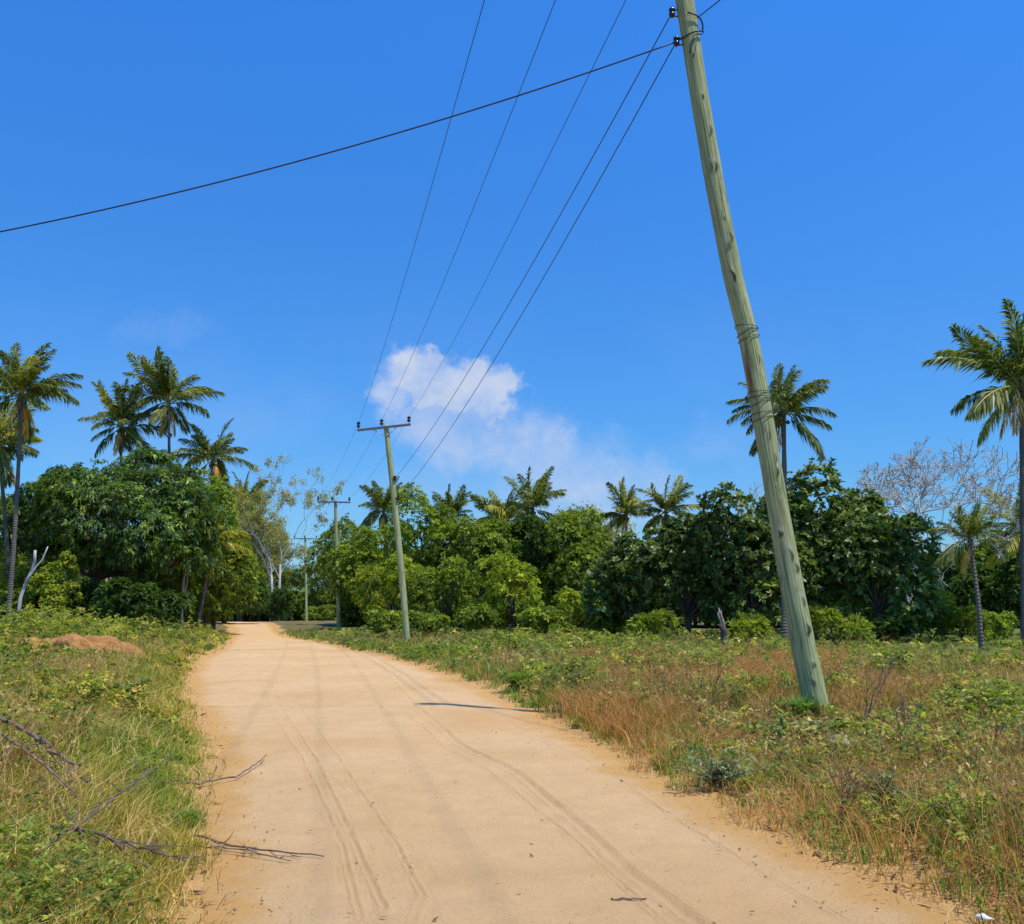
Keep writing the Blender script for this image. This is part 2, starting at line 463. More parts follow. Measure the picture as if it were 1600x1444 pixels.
class MB:
    def __init__(s): s.v = []; s.f = []; s.uv = []
    def tube(s, pts, rad, n=8, cap=True):
        pts = [Vector(p) for p in pts]
        if isinstance(rad, (int, float)): rad = [rad] * len(pts)
        b0 = len(s.v); ref = None; d = 0
        for i, p in enumerate(pts):
            t = (pts[min(i + 1, len(pts) - 1)] - pts[max(i - 1, 0)])
            if t.length < 1e-9: t = Vector((0, 0, 1))
            t.normalize()
            if ref is None:
                ref = Vector((1, 0, 0)) if abs(t.x) < .8 else Vector((0, 1, 0))
            a = (ref - t * ref.dot(t)).normalized(); b = t.cross(a); ref = a
            for k in range(n):
                w = 2 * math.pi * k / n
                s.v.append(p + (a * math.cos(w) + b * math.sin(w)) * rad[i])
        for i in range(len(pts) - 1):
            for k in range(n):
                q = b0 + i * n; k2 = (k + 1) % n
                s.f.append((q + k, q + k2, q + n + k2, q + n + k))
        if cap:
            s.f.append(tuple(b0 + k for k in reversed(range(n))))
            q = b0 + (len(pts) - 1) * n
            s.f.append(tuple(q + k for k in range(n)))
    def lathe(s, base, axis, prof, n=14):
        """prof: list of (distance along axis, radius)"""
        axis = Vector(axis).normalized()
        s.tube([Vector(base) + axis * d for d, r in prof], [max(r, 1e-4) for d, r in prof], n)
    def box(s, c, sx, sy, sz, M=None):
        c = Vector(c); M = M or Matrix.Identity(3); b0 = len(s.v)
        bv = .12 * min(sx, sy, sz)
        for z in (-1, 1):
            for x, y in ((-1, -1), (1, -1), (1, 1), (-1, 1)):
                s.v.append(c + M @ Vector((x * sx / 2, y * sy / 2, z * sz / 2)))
        for f in ((3, 2, 1, 0), (4, 5, 6, 7), (0, 1, 5, 4), (1, 2, 6, 5), (2, 3, 7, 6), (3, 0, 4, 7)):
            s.f.append(tuple(b0 + i for i in f))
    def mesh(s, name, smooth=True):
        me = bpy.data.meshes.new(name)
        me.from_pydata([tuple(v) for v in s.v], [], s.f)
        if smooth:
            me.polygons.foreach_set("use_smooth", [True] * len(me.polygons))
        me.update()
        return me

# ------------------------------------------------------------------ ground sheet
def build_ground():
    xs = np.unique(np.concatenate([-np.geomspace(28, 900, 26), np.arange(-28, -12, .5), np.arange(-12, 12, .14), np.arange(12, 34, .5), np.geomspace(34, 900, 24)]))
    ys = np.unique(np.concatenate([-np.geomspace(8, 400, 10), np.arange(-8, 2.5, .8), np.arange(2.5, 24, .14), np.arange(24, 60, .5), np.arange(60, 130, 1.6), np.geomspace(130, 1600, 30)]))
    X, Y = np.meshgrid(xs, ys)
    Z = H(X, Y)
    dl, dr = offroad(X, Y)
    road = (dl < 0) & (dr < 0)
    inner = np.minimum(-dl, -dr)
    Z = np.where(road, -0.05 * sstep(0, .25, inner) + Z, Z)
    nx, ny = len(xs), len(ys)
    V = np.stack([X, Y, Z], -1).reshape(-1, 3).astype(np.float32)
    i = np.arange(nx - 1)[None] + np.arange(ny - 1)[:, None] * nx
    F = np.stack([i, i + 1, i + nx + 1, i + nx], -1).reshape(-1, 4).astype(np.int32)
    me = bpy.data.meshes.new("ground")
    me.vertices.add(len(V)); me.vertices.foreach_set("co", V.reshape(-1))
    me.loops.add(F.size); me.loops.foreach_set("vertex_index", F.reshape(-1))
    me.polygons.add(len(F))
    me.polygons.foreach_set("loop_start", np.arange(0, F.size, 4, dtype=np.int32))
    me.polygons.foreach_set("loop_total", np.full(len(F), 4, dtype=np.int32))
    me.polygons.foreach_set("use_smooth", np.ones(len(F), dtype=bool))
    d = np.maximum(dl, dr)
    wid = .55 + .6 * vnoise(Y * .5, Y * 0, 44)
    sand = 1.25 - sstep(.25, 1.2, d / wid) * 1.2
    sand = np.maximum(sand, 0)
    far = sstep(24, 34, Y) * sstep(.28, .36, X / np.maximum(Y, 1)) * .9
    a = me.attributes.new("sand", 'FLOAT_COLOR', 'POINT')
    c = np.ones((ny, nx, 4), np.float32); c[..., 0] = sand; c[..., 1] = far; c[..., 2] = 0
    a.data.foreach_set("color", c.reshape(-1))
    me.update(); me.validate()
    o = link("ground", me, M_GROUND); tag(o, kind="structure")
build_ground()

RUTS = [  # (pixel track, half width m, depth) wheel tracks through the sand, taken as points on the ground
    ([(330, 1444 + 260), (610, 1430), (560, 1330), (500, 1200), (450, 1120), (408, 1050), (390, 1012)], .013, .011),
    ([(400, 1444 + 260), (575, 1444), (540, 1330), (478, 1200), (425, 1110), (395, 1045), (384, 1012)], .011, .009),
    ([(560, 1444 + 260), (672, 1410), (625, 1330), (560, 1235), (520, 1175), (470, 1100), (420, 1040), (398, 1010)], .011, .009),
    ([(1500, 1444 + 260), (1090, 1444), (1000, 1378), (900, 1290), (800, 1215), (730, 1175), (665, 1120), (600, 1050), (560, 1022)], .03, .014),
    ([(1400, 1444 + 260), (1040, 1444), (960, 1375), (860, 1285), (770, 1215), (700, 1172), (640, 1118), (580, 1050), (545, 1022)], .010, .007),
    ([(1750, 1444 + 200), (1330, 1444), (1180, 1360), (1050, 1275), (960, 1215), (860, 1160), (740, 1095), (640, 1045)], .012, .006),
]
def build_road():
    ts = np.concatenate([np.arange(-28, 2, .8), np.arange(2, 12, .05), np.arange(12, 26, .1), np.arange(26, 60, .35), np.arange(60, 228, 1.5)])
    ns = 460
    s = np.linspace(0, 1, ns)
    Lx = redge(ts, -1) ; Rx = redge(ts, 1)
    X = Lx[:, None] * (1 - s)[None] + Rx[:, None] * s[None]
    Y = np.repeat(ts[:, None], ns, 1)
    w = (Rx - Lx)[:, None]
    edge = np.minimum(s, 1 - s)[None] * w
    crown = .03 * sstep(0, 1.2, edge)
    rel = (fbm(X * .9, Y * .5, 71) - .5) * .07 * sstep(0, .6, edge) + (fbm(X * 4, Y * 3, 72) - .5) * .022
    rut_and_shade = np.zeros_like(X); dep = np.zeros_like(X)
    for pts, hw, d in RUTS:
        g = [gp(px, py) for px, py in pts]
        g.sort(key=lambda q: q.y)
        cx = np.interp(ts, [q.y for q in g], [q.x for q in g])
        cx = cx + (vnoise(ts * .2, ts * 0 + hw * 100, 81) - .5) * .12 + (vnoise(ts * 1.3, ts * 0 + hw * 77, 82) - .5) * .014
        dist = np.abs(X - cx[:, None])
        k = np.exp(-(dist / hw) ** 2)
        fade = (.25 + .95 * vnoise(ts * .8, ts * 0 + hw * 31, 83) * (.4 + .6 * vnoise(ts * 6, ts * 0 + hw * 91, 84)))[:, None] * (1 - .75 * sstep(9, 24, ts))[:, None]
        rut_and_shade = np.maximum(rut_and_shade, k * fade); dep = dep - d * k * fade
        dep = dep + d * .6 * np.exp(-((dist - hw * 2) / (hw * .9)) ** 2)      # pushed-up shoulders
        for o_ in (-5.2, -3.1, 3.6, 6.4, 9.5):
            kk = np.exp(-((X - cx[:, None] - o_ * .013 - .01 * vnoise(ts * 2.3, ts * 0 + o_, 85)[:, None]) / .006) ** 2) * (vnoise(ts * 3.1, ts * 0 + o_ * 9 + hw * 50, 86) > .55)[:, None] * (1 - sstep(8, 14, ts))[:, None]
            rut_and_shade = np.maximum(rut_and_shade, kk * .5); dep = dep - .003 * kk
        # broader packed wheel path
        dep = dep - .003 * np.exp(-(dist / .12) ** 2)
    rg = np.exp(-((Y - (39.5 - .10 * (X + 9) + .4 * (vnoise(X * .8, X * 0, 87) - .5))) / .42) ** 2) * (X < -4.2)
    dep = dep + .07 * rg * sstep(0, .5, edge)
    rut_and_shade = np.maximum(rut_and_shade, np.clip(rg * 1.5, 0, 1) * (X > redge(ts, -1)[:, None] + .2))  # thin line of shade across the road, painted as darker soil along the ridge
    Z = H(X, Y) + .004 + crown + rel * sstep(.0, .3, edge) + dep
    Z = np.where(edge < .02, H(X, Y) - .012, Z)
    n1, n2 = Z.shape
    V = np.stack([X, Y, Z], -1).reshape(-1, 3).astype(np.float32)
    i = np.arange(n2 - 1)[None] + np.arange(n1 - 1)[:, None] * n2
    F = np.stack([i, i + 1, i + n2 + 1, i + n2], -1).reshape(-1, 4).astype(np.int32)
    me = bpy.data.meshes.new("road")
    me.vertices.add(len(V)); me.vertices.foreach_set("co", V.reshape(-1))
    me.loops.add(F.size); me.loops.foreach_set("vertex_index", F.reshape(-1))
    me.polygons.add(len(F))
    me.polygons.foreach_set("loop_start", np.arange(0, F.size, 4, dtype=np.int32))
    me.polygons.foreach_set("loop_total", np.full(len(F), 4, dtype=np.int32))
    me.polygons.foreach_set("use_smooth", np.ones(len(F), dtype=bool))
    a = me.attributes.new("rut_and_shade", 'FLOAT_COLOR', 'POINT')
    c = np.ones((n1, n2, 4), np.float32); c[..., 0] = np.clip(rut_and_shade, 0, 1) * .55; c[..., 1] = 1 - sstep(0, .8, edge); c[..., 2] = 0
    a.data.foreach_set("color", c.reshape(-1))
    me.update(); me.validate()
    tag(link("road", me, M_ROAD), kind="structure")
build_road()

# ------------------------------------------------------------------ leaves
def norm(a): return a / np.maximum(np.linalg.norm(a, axis=-1, keepdims=True), 1e-9)
def rosettes(rng, C, A, k, Ln, Wd, spread=(35, 100), droop=.35, tints=None, jit=.18):
    """k pointed leaves round each centre C with axis A"""
    n = len(C)
    C = np.repeat(C, k, 0); A = np.repeat(norm(A), k, 0)
    rv = norm(rng.normal(size=(n * k, 3)))
    perp = norm(np.cross(A, rv))
    phi = np.radians(rng.uniform(spread[0], spread[1], n * k))[:, None]
    D = A * np.cos(phi) + perp * np.sin(phi)
    side = norm(np.cross(D, A) + .35 * rng.normal(size=(n * k, 3)))
    l = (Ln * rng.uniform(.65, 1.25, n * k))[:, None]; w = (Wd * rng.uniform(.7, 1.25, n * k))[:, None]
    nrm = norm(np.cross(side, D))
    mid = C + D * l * .5
    tip = C + D * l; tip[:, 2] -= (l[:, 0] * droop)
    mid[:, 2] -= l[:, 0] * droop * .2
    V = np.stack([C + D * l * .08, mid + side * w * .5 + nrm * w * .12, tip, mid - side * w * .5 + nrm * w * .12], 1)
    T = np.repeat(tints, k, 0) * rng.uniform(1 - jit, 1 + jit, (n * k, 1))
    return V, T
def palette(rng, n, cols, w=None):
    cols = np.array(cols, float)
    i = rng.choice(len(cols), n, p=w)
    j = rng.choice(len(cols), n, p=w)
    t = rng.uniform(0, .5, (n, 1))
    return cols[i] * (1 - t) + cols[j] * t

SPEC = {
    # palette (albedo), leaf length, width, leaves per tuft, tufts per m2 of shell, material, droop, spread
    "mango": dict(cols=[(.022, .045, .012), (.038, .072, .016), (.07, .115, .02), (.13, .18, .028)], w=[.32, .36, .22, .10], L=.33, W=.105, k=11, den=10.5, mat="g", droop=.45, sp=(35, 105)),
    "cashew": dict(cols=[(.032, .052, .016), (.055, .085, .024), (.09, .13, .036), (.17, .20, .08)], w=[.34, .34, .22, .10], L=.30, W=.18, k=9, den=9, mat="g", droop=.15, sp=(30, 95)),
    "green": dict(cols=[(.045, .074, .018), (.078, .12, .022), (.13, .17, .027), (.20, .23, .04)], w=[.25, .35, .28, .12], L=.27, W=.11, k=9, den=10.5, mat="s", droop=.3, sp=(25, 95)),
    "lime": dict(cols=[(.07, .11, .018), (.11, .155, .022), (.17, .20, .026), (.24, .25, .03)], w=[.25, .35, .28, .12], L=.24, W=.095, k=9, den=11, mat="s", droop=.3, sp=(25, 95)),
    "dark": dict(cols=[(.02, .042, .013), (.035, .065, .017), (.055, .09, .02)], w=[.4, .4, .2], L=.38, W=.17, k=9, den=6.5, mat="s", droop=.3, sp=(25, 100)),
    "weedy": dict(cols=[(.06, .085, .018), (.10, .135, .022), (.15, .18, .03)], w=[.3, .4, .3], L=.36, W=.08, k=10, den=9, mat="s", droop=.25, sp=(15, 60)),
}
def crown_mesh(name, rng, W, D, z0, z1, sp, nl=13, lobe=.40, dens=1.0):
    s = SPEC[sp]
    zc = (z0 + z1) / 2; hz = (z1 - z0) / 2
    lobes = [(0, 0, zc - hz * .08, W * .56, D * .56, hz * .58)]
    for i in range(nl):
        az = 2 * math.pi * (i * .618 + rng.uniform(-.08, .08)); cz = rng.uniform(-.95, .9)
        rr = math.sqrt(max(0, 1 - cz * cz)) ** .7
        if cz < 0 and z0 < 1.4: rr = rng.uniform(.8, 1.1)
        q = rng.uniform(.50, .82)
        f = lobe * rng.uniform(.5, 1.32)
        ta = rng.uniform(.92, 1.05)
        lobes.append((math.cos(az) * rr * W * q * ta, math.sin(az) * rr * D * q, zc + cz * hz * q, W * f, D * f, max(.35, hz * f * .95)))
    Cs, As, Ts = [], [], []
    LB = np.array(lobes)
    for li, (cx, cy, cz, rx, ry, rz) in enumerate(lobes):
        area = 4 * math.pi * ((rx * ry) ** 1.6 / 3 + (rx * rz) ** 1.6 / 3 + (ry * rz) ** 1.6 / 3) ** (1 / 1.6)
        n = int(area * s["den"] * dens * (.5 if li == 0 else 1)) + 12
        d = norm(rng.normal(size=(n, 3))); d[:, 2] = np.where(d[:, 2] < -.55, -d[:, 2], d[:, 2]); d = norm(d)
        # secondary lumps on the lobe
        lump = fbm(d[:, 0] * 2.6 + li * 5.1 + 20, d[:, 1] * 2.6 + d[:, 2] * 2.2 + 20, 3 + li, 3)
        r = .60 + .86 * lump + rng.uniform(-.14, .12, n)
        P = np.array([cx, cy, cz]) + d * np.array([rx, ry, rz]) * r[:, None]
        keep = np.ones(n, bool)
        for lj in range(len(lobes)):
            if lj == li: continue
            q = (P - LB[lj, :3]) / LB[lj, 3:]
            keep &= (q ** 2).sum(1) > .55
        keep &= P[:, 2] > z0 - .2
        keep |= rng.uniform(size=n) < .06
        keep &= rng.uniform(size=n) < (.55 + 1.5 * lump)
        P[:, 2] = np.maximum(P[:, 2], .05)
        P = P[keep]; d = d[keep]
        if not len(P): continue
        t = palette(rng, len(P), s["cols"], s["w"]) * rng.uniform(.78, 1.25)
        Cs.append(P); As.append(d + np.array([0, 0, .55]) + .45 * rng.normal(size=d.shape)); Ts.append(t)
    C = np.concatenate(Cs); A = np.concatenate(As); T = np.concatenate(Ts)
    V, T = rosettes(rng, C, A, s["k"], s["L"], s["W"], s["sp"], s["droop"], T)
    return quad_mesh(name, V, T), lobes
def limb(mb, rng, a, b, r0, r1, n=6, wob=.08, sides=7):
    a = np.array(a, float); b = np.array(b, float); L = np.linalg.norm(b - a)
    off = np.zeros(3); pts = []; rad = []
    for i in range(n + 1):
        t = i / n
        if 0 < i < n: off = off + rng.normal(size=3) * L * wob * .5
        p = a * (1 - t) + b * t + off * math.sin(math.pi * t)
        p[2] += .06 * L * math.sin(math.pi * t)
        pts.append(p); rad.append(r0 * (1 - t) + r1 * t)
    mb.tube(pts, rad, sides)
    return pts
def leafy_tree(name, label, cat, px, Y, top, hw, bot, sp, seed, group, nl=13, trunk_px=None, bark=None, dens=1.0, lobe=.40, trunkr=None, depthf=.85):
    rng = np.random.default_rng(seed)
    bx = at(px, 960, Y).x; bz = Hs(bx, Y)
    z1 = at(px, top, Y).z - bz; z0 = max(.1, at(px, bot, Y).z - bz)
    W = hw / 1500 * Y * 1.12
    root = empty(name, (bx, Y, bz), label, cat, group)
    me, lobes = crown_mesh(name + "_crown", rng, W, W * depthf, z0, z1, sp, int(nl * 1.4), lobe, dens)
    link("foliage" if cat in ("bush", "shrub") else "crown", me, {"g": M_GLOSSY, "s": M_SOFT}[SPEC[sp]["mat"]], root)
    mb = MB()
    tx = 0 if trunk_px is None else (at(trunk_px, 960, Y).x - bx)
    r = trunkr or max(.05, W * .055)
    zf = max(.3, z0 * .75 + .25 * (z0 + z1) / 2) if z1 > 3 else z0 + .1
    limb(mb, rng, (tx, 0, -.15), (tx * .7, 0, zf), r * 1.25, r * .85, 5, .05, 9)
    for i, lb in enumerate(lobes[1:]):
        if i % (1 if z1 > 3 else 3) == 0:
            limb(mb, rng, (tx * .7, 0, zf - .1), (lb[0], lb[1], lb[2]), r * .5, r * .12, 6, .12, 6)
    link("trunk" if z1 > 3 else "stem", mb.mesh(name + "_trunk"), bark or M_BARK, root)
    return root

# ------------------------------------------------------------------ trees and bushes
GT_D = "dark broadleaf trees beyond the field"
GT_G = "green trees beyond the road"
GT_L = "trees left of the road"
BUSH = "low bushes under the trees"
rows = [
    # right field, dark cashew-like trees
    ("cashew_tree", "low dark broadleaf tree right of the tall yellow-green bush, lowest of the dark row", "tree", 985, 54, 828, 58, 985, "cashew", 11, GT_D, 12),
    ("cashew_tree", "dark broadleaf tree directly behind the dead palm snag", "tree", 1075, 52, 812, 70, 985, "cashew", 12, GT_D, 14),
    ("cashew_tree", "dark broadleaf tree behind the leaning pole, left of the palm crown", "tree", 1175, 50, 782, 72, 985, "cashew", 13, GT_D, 14),
    ("cashew_tree", "tallest dark broadleaf tree, its round top just right of the leaning pole", "tree", 1270, 52, 752, 78, 990, "cashew", 14, GT_D, 15),
    ("cashew_tree", "dark broadleaf tree in front of the bare grey tree", "tree", 1372, 50, 760, 66, 985, "cashew", 15, GT_D, 14),
    # centre
    ("broadleaf_tree", "mid-green tree with an airy top below the rightmost far palms", "tree", 915, 66, 793, 63, 975, "green", 21, GT_G, 12),
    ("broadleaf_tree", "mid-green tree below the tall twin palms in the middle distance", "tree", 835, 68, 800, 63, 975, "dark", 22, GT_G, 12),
    ("broadleaf_tree", "round green tree below the small single palm right of the second pole", "tree", 735, 66, 784, 60, 975, "green", 23, GT_G, 12),
    ("broadleaf_tree", "green tree whose crown rises right behind the second pole", "tree", 655, 68, 776, 63, 975, "green", 24, GT_G, 12),
    ("broadleaf_tree", "dense green tree between the second and third poles", "tree", 583, 74, 790, 56, 970, "green", 25, GT_G, 12),
    ("broadleaf_tree", "dark green sloping tree close behind the third pole", "tree", 540, 92, 814, 44, 972, "green", 26, GT_G, 11),
    ("broadleaf_tree", "small green tree between the third and fourth poles", "tree", 508, 132, 850, 34, 972, "green", 27, GT_G, 9),
    ("broadleaf_tree", "small round tree at the bend beside the fourth pole", "tree", 455, 134, 890, 32, 972, "green", 28, GT_G, 8),
    ("broadleaf_tree", "pale yellow-green tree low in front of the second pole's grove", "tree", 610, 62, 850, 44, 985, "lime", 30, GT_G, 10),
    ("broadleaf_tree", "light green leafy tree just right of the second pole's foot", "tree", 697, 60, 868, 44, 990, "green", 31, GT_G, 11),
    ("yellow_bush", "tall rounded yellow-green bush, brightest in the middle of the tree line", "bush", 795, 57, 872, 50, 988, "lime", 32, BUSH, 12),
    ("yellow_bush", "yellow-green bush at the left foot of the dark broadleaf row", "bush", 905, 58, 902, 36, 990, "lime", 33, BUSH, 9),
    # low bushes right
    ("low_bush", "small light green bush left of the dead palm snag", "bush", 1020, 46, 958, 30, 998, "weedy", 41, BUSH, 7),
    ("low_bush", "light green bush just right of the leaning pole's lower shaft", "bush", 1300, 45, 952, 44, 1000, "weedy", 42, BUSH, 8),
    ("low_bush", "light green bush between the snag and the leaning pole", "bush", 1165, 46, 966, 28, 1000, "weedy", 43, BUSH, 7),
    ("low_bush", "tall light green bush below the bare grey tree", "bush", 1452, 50, 928, 32, 1000, "weedy", 44, BUSH, 8),
    ("low_bush", "rounded light green bush just left of the small palm's trunk", "bush", 1500, 49, 948, 30, 1000, "weedy", 45, BUSH, 8),
    ("low_bush", "rounded green bush just right of the small palm's trunk", "bush", 1550, 50, 955, 24, 1000, "green", 46, BUSH, 7),
    ("low_bush", "dark low bush under the rightmost dark broadleaf tree", "bush", 1400, 48, 965, 26, 1002, "dark", 47, BUSH, 7),
    ("low_bush", "leafy bush low at the feet of the dark row's left end", "bush", 950, 55, 955, 28, 995, "green", 48, BUSH, 7),
    ("low_bush", "small green bush at the foot of the second pole", "bush", 668, 52, 955, 26, 998, "green", 49, BUSH, 7),
    ("low_bush", "brown-green bush beside the fourth pole's foot", "bush", 497, 128, 945, 26, 978, "green", 50, BUSH, 7),
    ("low_bush", "dark green bush at the third pole's foot", "bush", 556, 86, 938, 30, 985, "dark", 51, BUSH, 7),
    ("low_bush", "green bush between the second pole and its grove's yellow tree", "bush", 600, 58, 950, 24, 992, "green", 52, BUSH, 7),
    ("low_bush", "green bush below the tall yellow-green bush", "bush", 850, 54, 950, 34, 992, "green", 53, BUSH, 8),
    ("low_bush", "green bush low between the light green tree and the yellow-green bush", "bush", 745, 55, 948, 28, 990, "green", 54, BUSH, 7),
    # dark back right
    ("broadleaf_tree", "dim dark tree behind the trunk of the bare grey tree", "tree", 1440, 66, 872, 46, 985, "dark", 61, GT_D, 11),
    ("broadleaf_tree", "dim dark tree behind the small palm", "tree", 1520, 64, 868, 46, 985, "dark", 62, GT_D, 11),
    ("broadleaf_tree", "dim dark tree behind the trunk of the tall right palm", "tree", 1600, 62, 850, 46, 985, "dark", 63, GT_D, 11),
    # left
    ("mango_tree", "huge dark mango-like tree with a wide domed crown left of the road", "tree", 172, 60, 672, 142, 935, "mango", 71, GT_L, 26, 135, None, 1.0, .29, .36),
    ("broadleaf_tree", "green tree between the mango-like crown and the roadside palms", "tree", 334, 67, 742, 54, 968, "green", 72, GT_L, 14),
    ("broadleaf_tree", "green tree under the last roadside palm", "tree", 376, 146, 768, 46, 970, "green", 73, GT_L, 13),
    ("broadleaf_tree", "tall green tree closing the left grove beyond the road's bend", "tree", 350, 154, 762, 46, 970, "green", 88, GT_L, 14),
    ("broadleaf_tree", "lower green tree right of the last palm, beyond the road's bend", "tree", 404, 150, 812, 36, 972, "green", 89, GT_L, 11),
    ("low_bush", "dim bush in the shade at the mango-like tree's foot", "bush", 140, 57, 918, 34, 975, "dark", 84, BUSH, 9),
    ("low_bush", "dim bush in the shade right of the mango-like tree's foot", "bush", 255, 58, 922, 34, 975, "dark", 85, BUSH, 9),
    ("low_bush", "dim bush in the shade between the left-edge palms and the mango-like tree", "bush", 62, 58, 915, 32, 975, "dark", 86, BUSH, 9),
    ("low_bush", "mid-green bush at the roadside end of the left grove", "bush", 322, 66, 905, 34, 972, "green", 87, BUSH, 9),
    ("broadleaf_tree", "green tree at the far left edge behind the tall palms", "tree", -10, 68, 745, 60, 960, "green", 74, GT_L, 12),
    ("low_bush", "dark green bush standing before the mango-like tree's trunk", "bush", 205, 50, 905, 36, 975, "dark", 75, BUSH, 9),
    ("low_bush", "yellow-green bush in the shade left of the mango-like trunk", "bush", 84, 54, 868, 28, 968, "lime", 76, BUSH, 8),
    ("low_bush", "bright green bush at the left roadside before the bend", "bush", 392, 136, 915, 34, 974, "green", 77, BUSH, 9),
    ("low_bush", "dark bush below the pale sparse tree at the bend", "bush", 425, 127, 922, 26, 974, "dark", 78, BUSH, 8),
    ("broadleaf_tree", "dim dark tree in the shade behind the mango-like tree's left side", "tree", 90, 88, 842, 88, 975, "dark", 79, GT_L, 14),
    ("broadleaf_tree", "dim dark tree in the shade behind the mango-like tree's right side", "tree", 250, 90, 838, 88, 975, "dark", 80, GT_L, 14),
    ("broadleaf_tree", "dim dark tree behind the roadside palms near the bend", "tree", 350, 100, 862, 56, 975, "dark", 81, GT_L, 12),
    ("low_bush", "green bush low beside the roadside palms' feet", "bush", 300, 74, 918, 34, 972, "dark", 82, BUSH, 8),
    ("low_bush", "green bush low at the far left edge under the palms", "bush", 20, 56, 880, 34, 968, "green", 83, BUSH, 9),
]
for r_ in rows:
    a = list(r_)
    kw = {}
    if len(a) > 12:
        kw = dict(trunk_px=a[12], bark=a[13], dens=a[14], lobe=a[15], trunkr=a[16])
    leafy_tree(*a[:11], nl=a[11], **kw)

# branching bare / sparse trees
def branching(rng, mb, p, d, L, r, depth, tips, spread=.55, up=.08, shrink=.76, nb=(2, 3), minr=.012, sides=5):
    n = 3; pts = [p.copy()]; q = p.copy(); dd = d.copy()
    for i in range(n):
        dd = norm(dd + rng.normal(size=3) * .16 + np.array([0, 0, up]))
        q = q + dd * L / n; pts.append(q.copy())
    r2 = max(minr, r * .68)
    mb.tube(pts, [r + (r2 - r) * i / n for i in range(n + 1)], sides, cap=False)
    if depth == 0:
        tips.append((q, dd)); return
    for k in range(int(rng.integers(nb[0], nb[1] + 1))):
        nd = norm(dd + rng.normal(size=3) * spread)
        branching(rng, mb, q, nd, L * shrink * rng.uniform(.8, 1.15), r2 * .85, depth - 1, tips, spread, up, shrink, nb, minr, max(3, sides - 1))

def bare_tree():
    rng = np.random.default_rng(207)
    Y = 57; b = at(1424, 960, Y); bz = Hs(b.x, Y)
    root = empty("bare_tree", (b.x, Y, bz), "leafless pale grey tree with a fine twiggy crown against the sky", "tree")
    mb = MB(); tips = []
    mb.tube([(0, 0, -.2), (.05, 0, 1.2), (-.05, .05, 2.6)], [.30, .24, .2], 9)
    for dx, dz in ((-.75, 1), (-.1, 1.2), (.75, .9), (.35, 1.1)):
        branching(rng, mb, np.array([-.05, .05, 2.5]), norm(np.array([dx, rng.uniform(-.5, .5), dz])), 3.0, .17, 7, tips, .62, .03, .755, (2, 3), .024)
    link("branches", mb.mesh("bare_tree_branches"), M_PALE, root)
bare_tree()

def sparse_tree(px, Y, top, seed, label, lean):
    rng = np.random.default_rng(seed)
    b = at(px, 960, Y); bz = Hs(b.x, Y)
    zt = at(px, top, Y).z - bz
    root = empty("sparse_tree", (b.x, Y, bz), label, "tree", "pale thin trees at the bend")
    mb = MB(); tips = []
    mb.tube([(0, 0, -.2), (.1, 0, zt * .2), (lean * .3, .05, zt * .42)], [.22, .17, .13], 8)
    for k in range(4):
        branching(rng, mb, np.array([lean * .3, .05, zt * (.30 + .04 * k)]), norm(np.array([rng.uniform(-.5, .5) + lean * .2, rng.uniform(-.5, .5), 1.25])), zt * .20, .09, 5, tips, .5, .10, .80, (2, 2), .016)
    link("trunk", mb.mesh("sparse_tree_trunk"), M_PALE, root)
    C = np.array([t[0] for t in tips]); A = np.array([t[1] for t in tips])
    idx = rng.integers(0, len(C), len(C) * 30)
    P = C[idx] + rng.normal(size=(len(idx), 3)) * .28
    T = palette(rng, len(P), [(.12, .13, .05), (.2, .19, .09), (.28, .24, .14), (.08, .11, .035)])
    V, T = rosettes(rng, P, A[idx], 5, .2, .1, (20, 100), .2, T)
    link("crown", quad_mesh("sparse_tree_crown", V, T), M_SOFT, root)
sparse_tree(434, 128, 762, 301, "tall pale sparse tree beyond the last palm left of the bend", .3)
sparse_tree(424, 131, 800, 302, "shorter pale sparse tree close behind the tall sparse one", -.6)
sparse_tree(432, 136, 850, 303, "lowest pale sparse tree, its thin branches over the road's bend", -.1)
sparse_tree(925, 84, 812, 304, "pale wispy tree peeping above the middle grove", .1)

